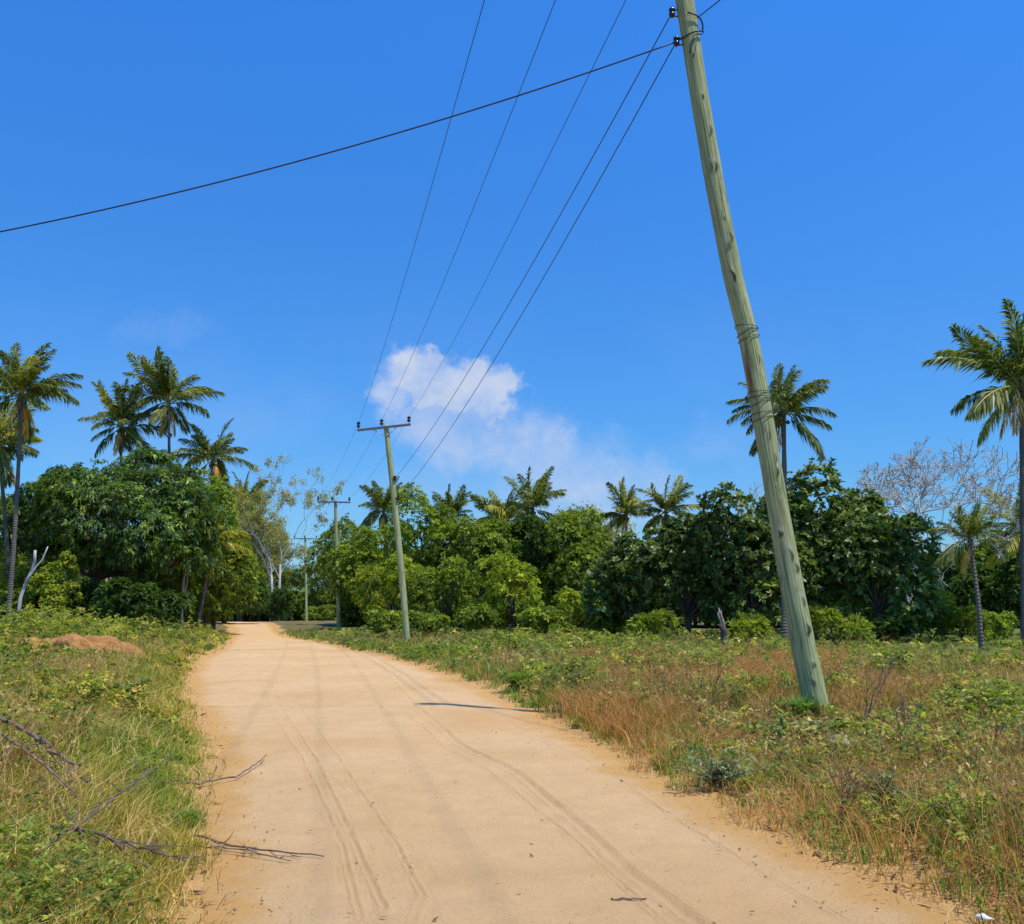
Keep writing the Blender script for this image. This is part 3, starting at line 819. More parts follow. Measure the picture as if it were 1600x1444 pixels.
# ------------------------------------------------------------------ palms
def frond_mesh(name, rng, e0, bend, L, cols, dead=False, nleaf=52, droopy=.5):
    P = []; T = []
    n = 14; ang = math.radians(e0); p = np.array([0., 0., 0.]); pts = [p.copy()]; dirs = []
    for i in range(n):
        t = (i + .5) / n
        a = ang - math.radians(bend) * t ** 1.4
        d = np.array([math.cos(a), 0, math.sin(a)])
        dirs.append(d); p = p + d * L / n; pts.append(p.copy())
    dirs.append(dirs[-1]); pts = np.array(pts); dirs = np.array(dirs)
    ts = np.linspace(.14, 1, nleaf); V = []; T = []
    sw = rng.uniform(-.25, .25)
    for side in (-1, 1):
        for t in ts:
            f = t * n; i = min(int(f), n - 1); q = pts[i] * (1 - (f - i)) + pts[i + 1] * (f - i); d = dirs[i]
            ll = L * .265 * (math.sin(math.pi * min(1, (t * .80 + .16))) ** .6) * rng.uniform(.8, 1.12)
            if dead and rng.uniform() < .25: continue
            out = np.array([0, side * 1.0, 0]); upv = np.cross(d, np.array([0, 1., 0])) * -1
            dr = droopy * rng.uniform(.6, 1.4)
            D = norm(out * (.75 + rng.uniform(-.15, .15)) + d * (.75 + .6 * t) + np.array([0, sw, -dr]) + .20 * rng.normal(size=3))
            w = L * .0115 * rng.uniform(.8, 1.25)
            wv = norm(np.cross(D, norm(np.cross(d, out)) + .5 * rng.normal(size=3)))
            mid = q + D * ll * .5; tip = q + D * ll + np.array([0, 0, -ll * .30 * (1 + droopy)])
            V.append([q - wv * w * .25, mid + wv * w, tip, mid - wv * w])
            c = np.array(cols[rng.integers(len(cols))]) * rng.uniform(.8, 1.2)
            T.append(c)
    # rachis as thin long quads (three-sided rib)
    rib = np.array(cols[-1]) * 1.15
    for i in range(n):
        w0 = L * .011 * (1 - i / n) + .004; w1 = L * .011 * (1 - (i + 1) / n) + .004
        a, b = pts[i], pts[i + 1]
        for u in ((0, 1, 0), (0, -.5, .86), (0, -.5, -.86)):
            u = np.array(u); v = np.array([0, -u[2], u[1]])
            v = np.array(((0, -.5, .86), (0, -.5, -.86), (0, 1, 0))[[(0, 1, 0), (0, -.5, .86), (0, -.5, -.86)].index(tuple(float(x) if x % 1 else int(x) for x in u))]) if False else norm(np.array([0, u[1] * -.5 - u[2] * .866, u[1] * .866 - u[2] * .5]))
            V.append([a + u * w0, a + v * w0, b + v * w1, b + u * w1]); T.append(rib)
    return quad_mesh(name, np.array(V), np.array(T))
GREEN = [(.04, .06, .016), (.06, .09, .02), (.10, .13, .03), (.20, .21, .07)]
YEL = [(.16, .17, .03), (.24, .24, .04), (.27, .27, .05)]
DEAD = [(.42, .28, .09), (.33, .19, .07), (.5, .38, .14)]
_fr = np.random.default_rng(5)
FR = {}
for key, e0, bend, droopy in (("up", 84, 30, .08), ("up2", 68, 48, .15), ("mid", 48, 58, .25), ("flat", 24, 56, .38), ("low", -4, 46, .5), ("hang", -36, 34, .6)):
    for c, cols in (("g", GREEN), ("y", YEL)):
        FR[key + c] = [frond_mesh("frond_" + key, _fr, e0 + _fr.uniform(-6, 6), bend + _fr.uniform(-8, 8), 1.0, cols, False, 72, droopy) for _ in range(4 if c == "g" else 1)]
FR["dead"] = [frond_mesh("frond_dry", _fr, -55, 30, 1.0, DEAD, True, 44, .8) for _ in range(3)]

def palm(px, py, Y, L, bpx, seed, label, yellow=.2, ndead=3, nf=32, curve=.3, r=.13, wind=0.0):
    rng = np.random.default_rng(seed)
    bx = at(bpx, 960, Y).x; bz = Hs(bx, Y)
    top = at(px, py, Y) - Vector((bx, Y, bz))
    root = empty("coconut_palm", (bx, Y, bz), label, "palm tree", "coconut palms")
    mb = MB(); n = 14; pts = []; rad = []
    for i in range(n + 1):
        t = i / n
        x = top.x * (t + curve * math.sin(math.pi * t) * .35 * (1 if seed % 2 else -1))
        pts.append((x, .25 * math.sin(t * 3 + seed) * t, -.2 + (top.z + .2) * t)); rad.append(r * (1.5 - .5 * min(1, t * 8)) * (1 - .35 * t) + (.03 if i == n else 0) + .012 * (i % 2))
    mb.tube(pts, rad, 9)
    link("trunk", mb.mesh("palm_trunk"), M_PALM, root)
    tip = Vector(pts[-1])
    # crown shaft
    cm = MB(); cm.lathe(tip - Vector((0, 0, .05)), (0, 0, 1), [(0, r * .7), (.25, r * 1.15), (.55, r * .8), (.8, r * .2)], 8)
    link("crown_shaft", cm.mesh("palm_crown_shaft"), M_PALM, root)
    kinds = (["up", "mid", "up2", "flat", "up", "mid", "low", "up2", "flat", "mid", "hang", "up2", "low", "flat", "up"] * 2)[:nf]
    for i, k in enumerate(kinds):
        if rng.uniform() < .1: continue
        az = i * 2.39996 + rng.uniform(-.3, .3)
        if math.cos(az + .5) > .25 and rng.uniform() < .55: k = ("up", "up2", "mid")[int(rng.integers(3))]
        if math.cos(az + .5) < -.3 and rng.uniform() < .3: k = ("flat", "low")[int(rng.integers(2))]
        y = rng.uniform() < yellow
        me = FR[k + ("y" if y else "g")]; me = me[int(rng.integers(len(me)))]
        f = bpy.data.objects.new("frond", me)
        if not me.materials: me.materials.append(M_FROND)
        COL.objects.link(f); f.parent = root
        f.location = tip + Vector((math.cos(az) * r * .5, math.sin(az) * r * .5, rng.uniform(.1, .4)))
        s = L * rng.uniform(.7, 1.25)
        f.scale = (s, s, s)
        f.rotation_euler = (rng.uniform(-.7, .7), rng.uniform(-.25, .2), az)
        wind = -.16
        if wind:
            f.rotation_euler = (Matrix.Rotation(wind, 3, 'Y') @ f.rotation_euler.to_matrix()).to_euler()
    for i in range(ndead):
        me = FR["dead"][int(rng.integers(3))]
        f = bpy.data.objects.new("frond", me)
        if not me.materials: me.materials.append(M_FROND)
        COL.objects.link(f); f.parent = root; f["label"] = "dry yellow-brown frond hanging below the crown"
        f.location = tip + Vector((0, 0, .1)); s = L * rng.uniform(.6, .85); f.scale = (s, s, s)
        f.rotation_euler = (0, rng.uniform(-.15, .1), rng.uniform(0, 6.28))
    # nuts
    nb = MB()
    for i in range(7):
        a = rng.uniform(0, 6.28); c = tip + Vector((math.cos(a) * r * 1.5, math.sin(a) * r * 1.5, -.12 + rng.uniform(-.15, .15)))
        q = .045 * L
        nb.lathe(c - Vector((0, 0, q)), (0, 0, 1), [(0, q * .2), (q * .5, q * .85), (q, q), (q * 1.5, q * .8), (q * 2, q * .15)], 7)
    link("coconuts", nb.mesh("palm_coconuts"), M_NUT, root)
    return root
M_NUT = plain("coconut_husk", (.16, .13, .04), .5)
PALMS = [
    (36, 628, 52, 2.9, 14, 1, "tall palm at the left edge with dark upright fronds and a pale trunk", .12, 3),
    (2, 705, 56, 2.9, 16, 2, "shorter palm at the left edge with yellowing fronds behind the tall one", .45, 7),
    (190, 672, 66, 2.9, 205, 3, "lower of the two palms rising over the mango-like crown", .1, 1),
    (262, 634, 66, 3.4, 268, 4, "tallest palm rising over the mango-like crown", .15, 2),
    (332, 722, 70, 3.1, 320, 5, "dark palm right of the mango-like crown", .2, 2),
    (384, 792, 138, 4.4, 372, 6, "last palm before the bend, beside the pale sparse trees", .3, 2),
    (328, 855, 62, 2.5, 306, 7, "young yellow-green palm drooping at the mango-like crown's right edge", .9, 2),
    (600, 806, 80, 2.9, 608, 8, "palm top just left of the second pole", .1, 1),
    (707, 812, 82, 2.5, 700, 9, "small single palm top right of the second pole", .1, 1),
    (792, 822, 72, 3.0, 800, 10, "broad left one of the twin palms in the middle distance", .35, 1),
    (832, 800, 75, 3.1, 826, 12, "taller dark right one of the twin palms in the middle distance", .1, 2),
    (978, 810, 74, 2.5, 985, 13, "left palm top of the pair above the dark row's low end", .3, 1),
    (1040, 806, 75, 2.6, 1046, 14, "right palm top of the pair above the dark row's low end", .2, 0),
    (1222, 655, 40, 2.1, 1223, 15, "palm whose crown shows behind the leaning pole", .15, 1),
    (1596, 612, 46, 4.0, 1598, 16, "tall palm at the right edge, its long fronds reaching left", .12, 2),
    (1522, 855, 34, 1.4, 1528, 17, "small palm with a thin dark trunk standing in the green field", .25, 2),
    (1606, 838, 54, 2.6, 1612, 18, "low palm at the right edge behind the tall palm's trunk", .35, 1),
]
for i, p in enumerate(PALMS):
    kw = {}
    if p[5] == 17: kw = dict(r=.085, nf=18)
    if p[5] == 16: kw = dict(r=.16)
    palm(*p, **kw)

def snag():
    Y = 37; b = at(1133, 1020, Y); bz = Hs(b.x, Y)
    root = empty("dead_palm_snag", (b.x, Y, bz), "short dead palm trunk with a splintered pale top before the dark trees", "stump")
    h = at(1130, 950, Y).z - bz
    rng = np.random.default_rng(4)
    mb = MB(); P = [(.03, 0, -.2)]; Rr = [.19]
    for k in range(1, 9):
        t = k / 8; P.append((.03 - .10 * t + rng.normal() * .015, rng.normal() * .015, h * .62 * t)); Rr.append((.165 - .06 * t) * rng.uniform(.85, 1.15))
    mb.tube(P, Rr, 11)
    link("trunk", mb.mesh("snag_trunk"), M_BARK, root)
    m2 = MB()
    for dx, dy, hh, r0 in ((-.05, 0, 1.0, .085), (.03, .04, .82, .06), (-.10, -.03, .78, .05), (.0, -.06, .9, .05)):
        m2.tube([(-.07 + dx * .5, dy, h * .56), (-.07 + dx * .8 + .02, dy, h * .7), (-.10 + dx - .02, dy * 1.2, h * (.56 + .44 * hh) * .9), (-.12 + dx * 1.2, dy, h * (.56 + .44 * hh))], [r0 * 1.0, r0 * .75, r0 * .5, .008], 7)
    link("splintered_top", m2.mesh("snag_top"), M_TWIGPALE, root)
snag()

# bare trunks standing in the left wood's shade
GS = "thin trunks in the shade left of the road"
for i, (px, Y, top, lean, m, lb) in enumerate([
    (286, 62, 880, .1, M_PALE, "thin pale trunk right of the mango-like tree, under its crown edge"),
    (312, 64, 885, .5, M_BARK, "thin dark leaning trunk beside the thin pale one"),
    (168, 66, 880, -.2, M_PALE, "thin pale trunk just right of the mango-like tree's own trunk"),
    (222, 70, 880, .2, M_PALE, "thin pale trunk behind the dark green bush"),
    (103, 64, 885, -.3, M_PALE, "thin grey trunk left of the mango-like tree's own trunk"),
    (20, 50, 860, .9, M_PALE, "slanting forked pale trunk beside the left-edge palms")]):
    rng = np.random.default_rng(400 + i)
    b = at(px, 960, Y); bz = Hs(b.x, Y); h = at(px, top, Y).z - bz
    root = empty("thin_tree", (b.x, Y, bz), lb, "tree", GS)
    mb = MB(); limb(mb, rng, (0, 0, -.2), (lean, 0, h), .11, .07, 7, .04, 8)
    limb(mb, rng, (lean * .55, 0, h * .6), (lean + .5, .3, h * 1.05), .06, .03, 5, .05, 6)
    link("trunk", mb.mesh("thin_trunk"), m, root)

# far wood that reads as one mass
def far_wood():
    rng = np.random.default_rng(77)
    C = []; A = []; T = []
    for (p0, p1, Y0, Y1, hz, n) in ((-250, 335, 86, 104, 7.5, 12000), (540, 1850, 80, 92, 7.6, 26000), (345, 440, 150, 160, 5.0, 2200), (440, 560, 135, 146, 4.5, 1500)):
        px = rng.uniform(p0, p1, n); Y = rng.uniform(Y0, Y1, n)
        x = (px - 800) / 1500 * Y
        top = hz * (.55 + .6 * fbm(x * .18, Y * .18, 91, 3))
        z = top * np.sqrt(rng.uniform(0, 1, n))
        C.append(np.stack([x, Y, H(x, Y) + z], 1)); A.append(rng.normal(size=(n, 3)) + np.array([0, -.3, .8]))
        t = palette(rng, n, [(.03, .055, .014), (.05, .085, .018), (.08, .12, .022)]) * (.6 + .8 * vnoise(x * .25, Y * .25, 92))[:, None]
        T.append(t)
    V, T = rosettes(rng, np.concatenate(C), np.concatenate(A), 8, .75, .42, (30, 100), .25, np.concatenate(T))
    tag(link("woodland", quad_mesh("woodland", V, T), M_SOFT), kind="stuff")
far_wood()

# ------------------------------------------------------------------ utility poles and wires
def shaft_mesh(name, pts, rad, knots, n=28, step=.035, bands=()):
    """tapered timber shaft with raised knots; attribute knot = (dark, pale, red)"""
    pts = [Vector(p) for p in pts]
    seg = [0]
    for i in range(1, len(pts)): seg.append(seg[-1] + (pts[i] - pts[i - 1]).length)
    Lt = seg[-1]; m = int(Lt / step) + 1
    s = np.linspace(0, Lt, m)
    cx = np.interp(s, seg, [p.x for p in pts]); cy = np.interp(s, seg, [p.y for p in pts]); cz = np.interp(s, seg, [p.z for p in pts])
    k = max(3, int(.8 / step)) | 1
    ker = np.hanning(k + 2)[1:-1]; ker /= ker.sum()
    def sm(a):
        b = np.pad(a, k // 2, mode='reflect', reflect_type='odd'); return np.convolve(b, ker, 'valid')[:len(a)]
    cx, cy, cz = sm(cx), sm(cy), sm(cz)
    rr = np.interp(s, seg, rad)
    th = np.linspace(0, 2 * math.pi, n, endpoint=False)
    S, TH = np.meshgrid(s, th, indexing='ij')
    rad2 = rr[:, None] * (1 + .05 * (vnoise(S * .9, TH * 1.2 + 3, 3) - .5) + .05 * (vnoise(S * 2.4, np.cos(TH) * 2 + 5, 4) - .5))
    att = np.zeros(S.shape + (4,), np.float32); att[..., 3] = 1
    for (ks, kth, amt, kind) in knots:
        dth = (TH - kth + math.pi) % (2 * math.pi) - math.pi
        du = dth * rr[:, None]; dv = S - ks
        q1 = .55 + (math.sin(ks * 37.1) * .5 + .5) * 1.0; q2 = math.sin(ks * 91.7) * .15
        du = (du + q2 * dv) / q1; dv = dv / (.6 + .8 * (math.sin(ks * 53.3) * .5 + .5))
        b = np.exp(-((du / .05) ** 2 + (dv / .10) ** 2)); rad2 += b * .008 * amt
        if kind == 0:
            att[..., 0] = np.maximum(att[..., 0], np.exp(-(((du + .012 * np.sin(dv * 40)) / .026) ** 2 + ((dv + .05) / .075) ** 2) ** 3) * amt)
            att[..., 1] = np.maximum(att[..., 1], np.exp(-((du / .035) ** 2 + ((dv - .055) / .04) ** 2)) * .6 * amt * (math.sin(ks * 19.9) > -.2))
        else:
            att[..., 2] = np.maximum(att[..., 2], np.exp(-((du / .045) ** 2 + (dv / .28) ** 2) ** 2) * amt)
    X = cx[:, None] + rad2 * np.cos(TH); Yy = cy[:, None] + rad2 * np.sin(TH); Z = np.repeat(cz[:, None], n, 1)
    V = np.stack([X, Yy, Z], -1).reshape(-1, 3)
    i = np.arange(m - 1)[:, None] * n; j = np.arange(n)[None]; j2 = (j + 1) % n
    F = np.stack([i + j, i + j2, i + n + j2, i + n + j], -1).reshape(-1, 4)
    faces = [tuple(f) for f in F.tolist()] + [tuple((m - 1) * n + q for q in range(n))]
    me = bpy.data.meshes.new(name); me.from_pydata([tuple(v) for v in V.tolist()], [], faces)
    me.polygons.foreach_set("use_smooth", [True] * len(me.polygons))
    a = me.attributes.new("knot", 'FLOAT_COLOR', 'POINT'); a.data.foreach_set("color", att.reshape(-1))
    uv = me.uv_layers.new(name="UVMap")
    vi = np.zeros(len(me.loops), np.int32); me.loops.foreach_get("vertex_index", vi)
    uu = (vi % n) / n; vv = s[vi // n]
    # mirror u so that the seam is continuous
    uu = np.abs(uu * 2 - 1)
    uv.data.foreach_set("uv", np.stack([uu, vv], 1).astype(np.float32).reshape(-1))
    me.update()
    return me

def insulator(mb, base, axis, s=1.0):
    mb.lathe(base, axis, [(0, .030 * s), (.02 * s, .055 * s), (.07 * s, .062 * s), (.085 * s, .035 * s), (.105 * s, .035 * s), (.12 * s, .060 * s), (.165 * s, .058 * s), (.19 * s, .03 * s)], 16)

YP = 14.0
near_track = [(1281, 1128), (1277, 1110), (1260, 1030), (1240, 930), (1222, 830), (1204, 725), (1187, 622), (1168, 520), (1147, 440), (1117, 290), (1092, 145), (1070, 0), (1060, -70)]
near_pts = [at(px, py, YP) for px, py in near_track]
NB = near_pts[0].copy(); NB.z = Hs(NB.x, YP) - .25
near_pts[0] = Vector((NB.x + .01, YP, NB.z))
NR = [.188, .185, .178, .167, .158, .153, .151, .150, .148, .145, .141, .146, .144]
def near_pole():
    root = empty("utility_pole", (NB.x, YP, NB.z + .25), "big grey-green wooden utility pole leaning left in the right foreground field", "utility pole", "wooden utility poles")
    off = root.location
    seg = [0]
    for i in range(1, len(near_pts)): seg.append(seg[-1] + (near_pts[i] - near_pts[i - 1]).length)
    def s_at(py):
        return float(np.interp(-py, [-t[1] for t in near_track], seg))
    cam_th = -math.pi / 2
    kn = []
    rng = random.Random(8)
    for py, dth in ((92, -.2), (156, .1), (206, .35), (262, .2), (345, .0), (372, .25), (430, -.3), (715, .35), (735, .3), (832, -.5), (862, .1), (884, .45), (935, .45), (978, .4), (1035, .2), (1062, -.1), (680, .1), (560, .5), (1090, -.35)):
        kn.append((s_at(py), cam_th + dth, rng.uniform(.65, 1.0), 0))
    kn.append((s_at(590), cam_th - .95, 1.0, 1)); kn.append((s_at(560), cam_th - .8, .7, 1))
    for _ in range(14): kn.append((rng.uniform(.5, seg[-1]), rng.uniform(0, 6.28), .4 * rng.random() + .2, 0))
    me = shaft_mesh("near_pole_shaft", [p - off for p in near_pts], NR, kn, 96, .02)
    link("shaft", me, M_POLE, root)
    def centre(py):
        return at(float(np.interp(py, [t[1] for t in reversed(near_track)], [t[0] for t in reversed(near_track)])), py, YP)
    axis = (centre(300) - centre(900)).normalized()
    for py in (512, 520, 530, 614, 622, 630, 646, 655):
        b = MB(); c = centre(py) - off; r = .166
        u = Vector((1, 0, 0)); u = (u - axis * u.dot(axis)).normalized(); v = axis.cross(u)
        tl = random.Random(py).uniform(-.04, .04)
        b.tube([c + u * r * math.cos(a) + v * r * math.sin(a) + axis * tl * math.cos(a) for a in [2 * math.pi * k / 24 for k in range(25)]], .0055, 6)
        link("binding_wire", b.mesh("near_binding"), M_BAND, root)
    ins = []
    for (py, px2, py2) in ((22, 1046, 20), (66, 1053, 65)):
        c = centre(py) - off; e = at(px2, py2, YP - .02) - off
        br = MB()
        d = Vector((-1, -.12, .02)).normalized()
        a = c + d * .12
        br.tube([a + Vector((0, 0, .055)), e - d * .04 + Vector((0, 0, .06))], .012, 8)
        br.tube([a - Vector((0, 0, .055)), e - d * .04 - Vector((0, 0, .06))], .012, 8)
        br.tube([e - d * .04 + Vector((0, 0, .09)), e - d * .04 - Vector((0, 0, .09))], .009, 8)
        link("bracket", br.mesh("near_bracket"), M_STEEL, root)
        im = MB(); insulator(im, e - d * .04 - Vector((0, 0, .07)), (0, 0, 1), .82)
        link("insulator", im.mesh("near_insulator"), M_PORC, root)
        ins.append(off + e - d * .04)
    # looped tail of cable round the shaft
    lp = MB(); c0 = centre(30) - off; c1 = centre(62) - off
    P = []
    for k in range(19):
        t = k / 18; c = c0.lerp(c1, t)
        a = math.radians(-100 + 110 * math.sin(math.pi * t))
        rr = .175 + .05 * math.sin(math.pi * t)
        P.append(c + Vector((math.cos(a) * rr, math.sin(a) * rr, 0)))
    P.append(ins[1] - off + Vector((.02, -.03, 0)))
    lp.tube(P, .013, 7)
    lp.tube([c1 + Vector((.16, -.12, .02)), c1 + Vector((.02, -.185, -.03)), c1 + Vector((-.04, -.18, -.22)), c1 + Vector((-.05, -.18, -.34))], .011, 6)
    link("cable_loop", lp.mesh("near_cable_loop"), M_CABLE, root)
    return ins
NEAR_INS = near_pole()

WDIR = Vector((-6.9, 34, 0)).normalized()
def line_pole(label, bpx, bpy, topx, topy, Y, ends, seed, r0, r1, lv=(), lean_group="wooden utility poles", mids=None):
    """pole with a cross-arm; ends: pixels of arm ends and middle insulator foot"""
    base = at(bpx, bpy, Y); bz = Hs(base.x, Y)
    root = empty("utility_pole", (base.x, Y, bz), label, "utility pole", lean_group)
    off = Vector(root.location)
    top = at(topx, topy, Y)
    pts = [Vector((base.x, Y, bz - .2))] + [at(px, py, Y) for px, py in (mids or [])] + [top]
    rng = random.Random(seed)
    kn = [(rng.uniform(.5, 10), rng.uniform(0, 6.28), rng.uniform(.3, .8), 0) for _ in range(14)]
    rads = [r0 + (r1 - r0) * i / (len(pts) - 1) for i in range(len(pts))]
    link("shaft", shaft_mesh("line_pole_shaft", [p - off for p in pts], rads, kn, 16, .12), M_POLE, root)
    (ax, ay), (bx, by) = ends
    side = Vector((WDIR.y, -WDIR.x, 0))
    half = (at(bx, by, Y) - at(ax, ay, Y)).length / 2
    cz = at((ax + bx) / 2, (ay + by) / 2, Y)
    tilt = (at(bx, by, Y).z - at(ax, ay, Y).z) / (2 * half)
    d = Vector((side.x, side.y, tilt)).normalized()
    cpt = Vector((cz.x, Y - r1 - .06, cz.z)) - off
    A = cpt - d * half; B = cpt + d * half
    M = Matrix((d, Vector((-d.y, d.x, 0)).normalized(), d.cross(Vector((-d.y, d.x, 0)).normalized()))).transposed()
    am = MB(); am.box(cpt, 2 * half + .08, .09, .11, M)
    link("cross_arm", am.mesh("cross_arm", False), M_STEEL, root)
    sh = (top - pts[0]).normalized()
    foot = (top - off) - sh * .62 + Vector((0, -r1 - .02, 0))
    for q in (-.42, .46):
        bm_ = MB(); e = cpt + d * half * q * 1.05 - Vector((0, 0, .05)); bm_.tube([e, foot], .02, 6)
        link("brace", bm_.mesh("arm_brace"), M_GALV, root)
    tops = []
    for q, s in ((-.99, 1.5), (-.10, 1.5), (.96, 1.5)):
        im = MB(); e = cpt + d * half * q + Vector((0, 0, .055))
        im.tube([e, e + Vector((0, 0, .12))], .014, 6)
        insulator(im, e + Vector((0, 0, .08)), (0, 0, 1), s)
        link("insulator", im.mesh("pin_insulator"), M_PORC, root)
        tops.append(off + e + Vector((0, 0, .08 + .19 * s - .06)))
    lvp = []
    for (px, py) in lv:
        e = at(px, py, Y - r1) - off
        im = MB(); insulator(im, e - Vector((0, 0, .1)), (0, 0, 1), 1.3)
        im.tube([e, e - Vector((.2, 0, 0))], .015, 6)
        link("insulator", im.mesh("side_insulator"), M_PORC, root); lvp.append(off + e)
    return tops, lvp
T2, LV2 = line_pole("second wooden pole leaning left beside the road, with tilted cross-arm and three insulators", 637, 1004, 603, 664, 47, ((561, 675), (641, 663)), 1, .165, .125, lv=((617, 748), (622, 778)), mids=[(628, 900), (617, 790), (607, 700)])
T3, _ = line_pole("third wooden pole, upright with level cross-arm, at the edge of the grove", 529, 990, 524, 780, 77, ((498, 785), (547, 785)), 2, .16, .12)
T4, _ = line_pole("fourth wooden pole, small and distant near the bend", 479, 972, 477, 838, 124, ((461, 842), (495, 842)), 3, .16, .12)
T5, _ = line_pole("farthest tiny pole seen beyond the fourth one", 469, 968, 469, 880, 190, ((458, 884), (480, 884)), 4, .17, .13)

def span(a, b, sag, n=28):
    out = []
    for i in range(n + 1):
        t = i / n; p = a.lerp(b, t); p.z -= 4 * sag * t * (1 - t); out.append(p)
    return out
def wire(name, pts, r, m, label, cat, group=None):
    mb = MB(); mb.tube(pts, r, 6)
    o = link(name, mb.mesh(name), m); tag(o, label, cat, group)
    return o
HV = "three bare conductors on the cross-arms"
zb = 11.4; Yb = -9.0; SAG1 = .9
for k, (px, w) in enumerate(zip((757, 868, 978), ("left", "middle", "right"))):
    A = T2[k]
    s = 13.0
    for _ in range(60):                                   # where the span meets the sight line at the frame's top
        t = (A.y - s) / (A.y - Yb); z = A.z + (zb - A.z) * t - 4 * SAG1 * t * (1 - t)
        r = ray(px, 0); s = .5 * s + .5 * (z - CAMZ) * r.y / r.z
    xs_ = r.x / r.y * s
    xb = A.x + (xs_ - A.x) * (A.y - Yb) / (A.y - s)
    pts = list(reversed(span(A, Vector((xb, Yb, zb)), SAG1, 48)))
    pts += span(T2[k], T3[k], .45, 20)[1:] + span(T3[k], T4[k], .6, 20)[1:] + span(T4[k], T5[k], .7, 14)[1:]
    wire("power_line", pts, .0062, M_COND, {"left": "leftmost thin overhead conductor, ending its span on the second pole's left insulator",
         "middle": "middle thin overhead conductor, ending its span on the second pole's middle insulator",
         "right": "third thin overhead conductor from the left, on the second pole's right insulator"}[w], "power line", HV)
wire("power_line", span(NEAR_INS[0], LV2[0], .55, 40), .0095, M_COND, "upper wire from the leaning pole's top insulator down to the second pole's side", "power line", "two wires between the leaning and second poles")
wire("power_line", span(NEAR_INS[1], LV2[1], .62, 40), .0095, M_COND, "lower wire from the leaning pole's lower insulator down to the second pole's side", "power line", "two wires between the leaning and second poles")
e_ = at(0, 270, 15.0)
d_ = (e_ - NEAR_INS[1])
far_ = NEAR_INS[1] + d_ * 1.75; far_.z -= .6
wire("service_cable", span(NEAR_INS[1], far_, .72, 60), .012, M_CABLE, "dark service cable running left across the sky from the leaning pole's lower insulator", "cable")
wire("service_cable", span(at(1082, 34, YP + .1), Vector((14.5, -10, 10.8)), .5, 40), .009, M_CABLE, "short stretch of cable leaving the leaning pole's right side towards the top edge", "cable")

# ------------------------------------------------------------------ ground cover
_g = np.random.default_rng(1234)
def scatter(n, rmin, rmax, power, a0=-40, a1=42):
    """points round the camera's side of the place, denser near the road's start"""
    u = _g.uniform(0, 1, n); q = 1 - power if power != 1 else .01
    r = (rmin ** q + u * (rmax ** q - rmin ** q)) ** (1 / q)
    a = np.radians(_g.uniform(a0, a1, n))
    return r * np.sin(a), r * np.cos(a), r
def zones(x, y):
    dl, dr = offroad(x, y)
    left = dl > 0; right = dr > 0
    return dl, dr, left, right
def blades(n, x, y, hgt, wid, lean, cols, w=None, jit=.2, curl=.5):
    z = H(x, y)
    az = _g.uniform(0, 2 * math.pi, n); ln = lean * _g.uniform(.3, 1.4, n)
    h = hgt * _g.uniform(.5, 1.3, n)
    d = np.stack([np.cos(az), np.sin(az), np.zeros(n)], 1)
    fa = _g.uniform(0, 2 * math.pi, n); sd = np.stack([np.cos(fa), np.sin(fa), np.zeros(n)], 1)
    B = np.stack([x, y, z - .02], 1)
    up = np.array([0, 0, 1.])
    Mp = B + up * (h * .58)[:, None] + d * (h * ln * .30)[:, None]
    Tp = B + up * (h * (1 - curl * .35 * ln))[:, None] + d * (h * ln)[:, None]
    W = wid[:, None] * sd
    P = np.stack([B - W * .5, B + W * .5, Mp - W * .42, Mp + W * .42, Tp - W * .07, Tp + W * .07], 1)
    t = palette(_g, n, cols, w) * _g.uniform(1 - jit, 1 + jit, (n, 1))
    return P, t
def tuftify(x, y, k, spread):
    """k blades round each tuft centre"""
    n = len(x); x = np.repeat(x, k); y = np.repeat(y, k)
    return x + _g.normal(size=n * k) * spread, y + _g.normal(size=n * k) * spread
def pole_gap(x, y):
    return 1 - .62 * sstep(.16, .08, np.abs(x / np.maximum(y, 1) - .315)) * sstep(8.5, 10.5, y) * sstep(14.9, 14.2, y)
def lod(x, y): return np.clip(np.sqrt(x * x + y * y) / 9, 1, 9) ** .62

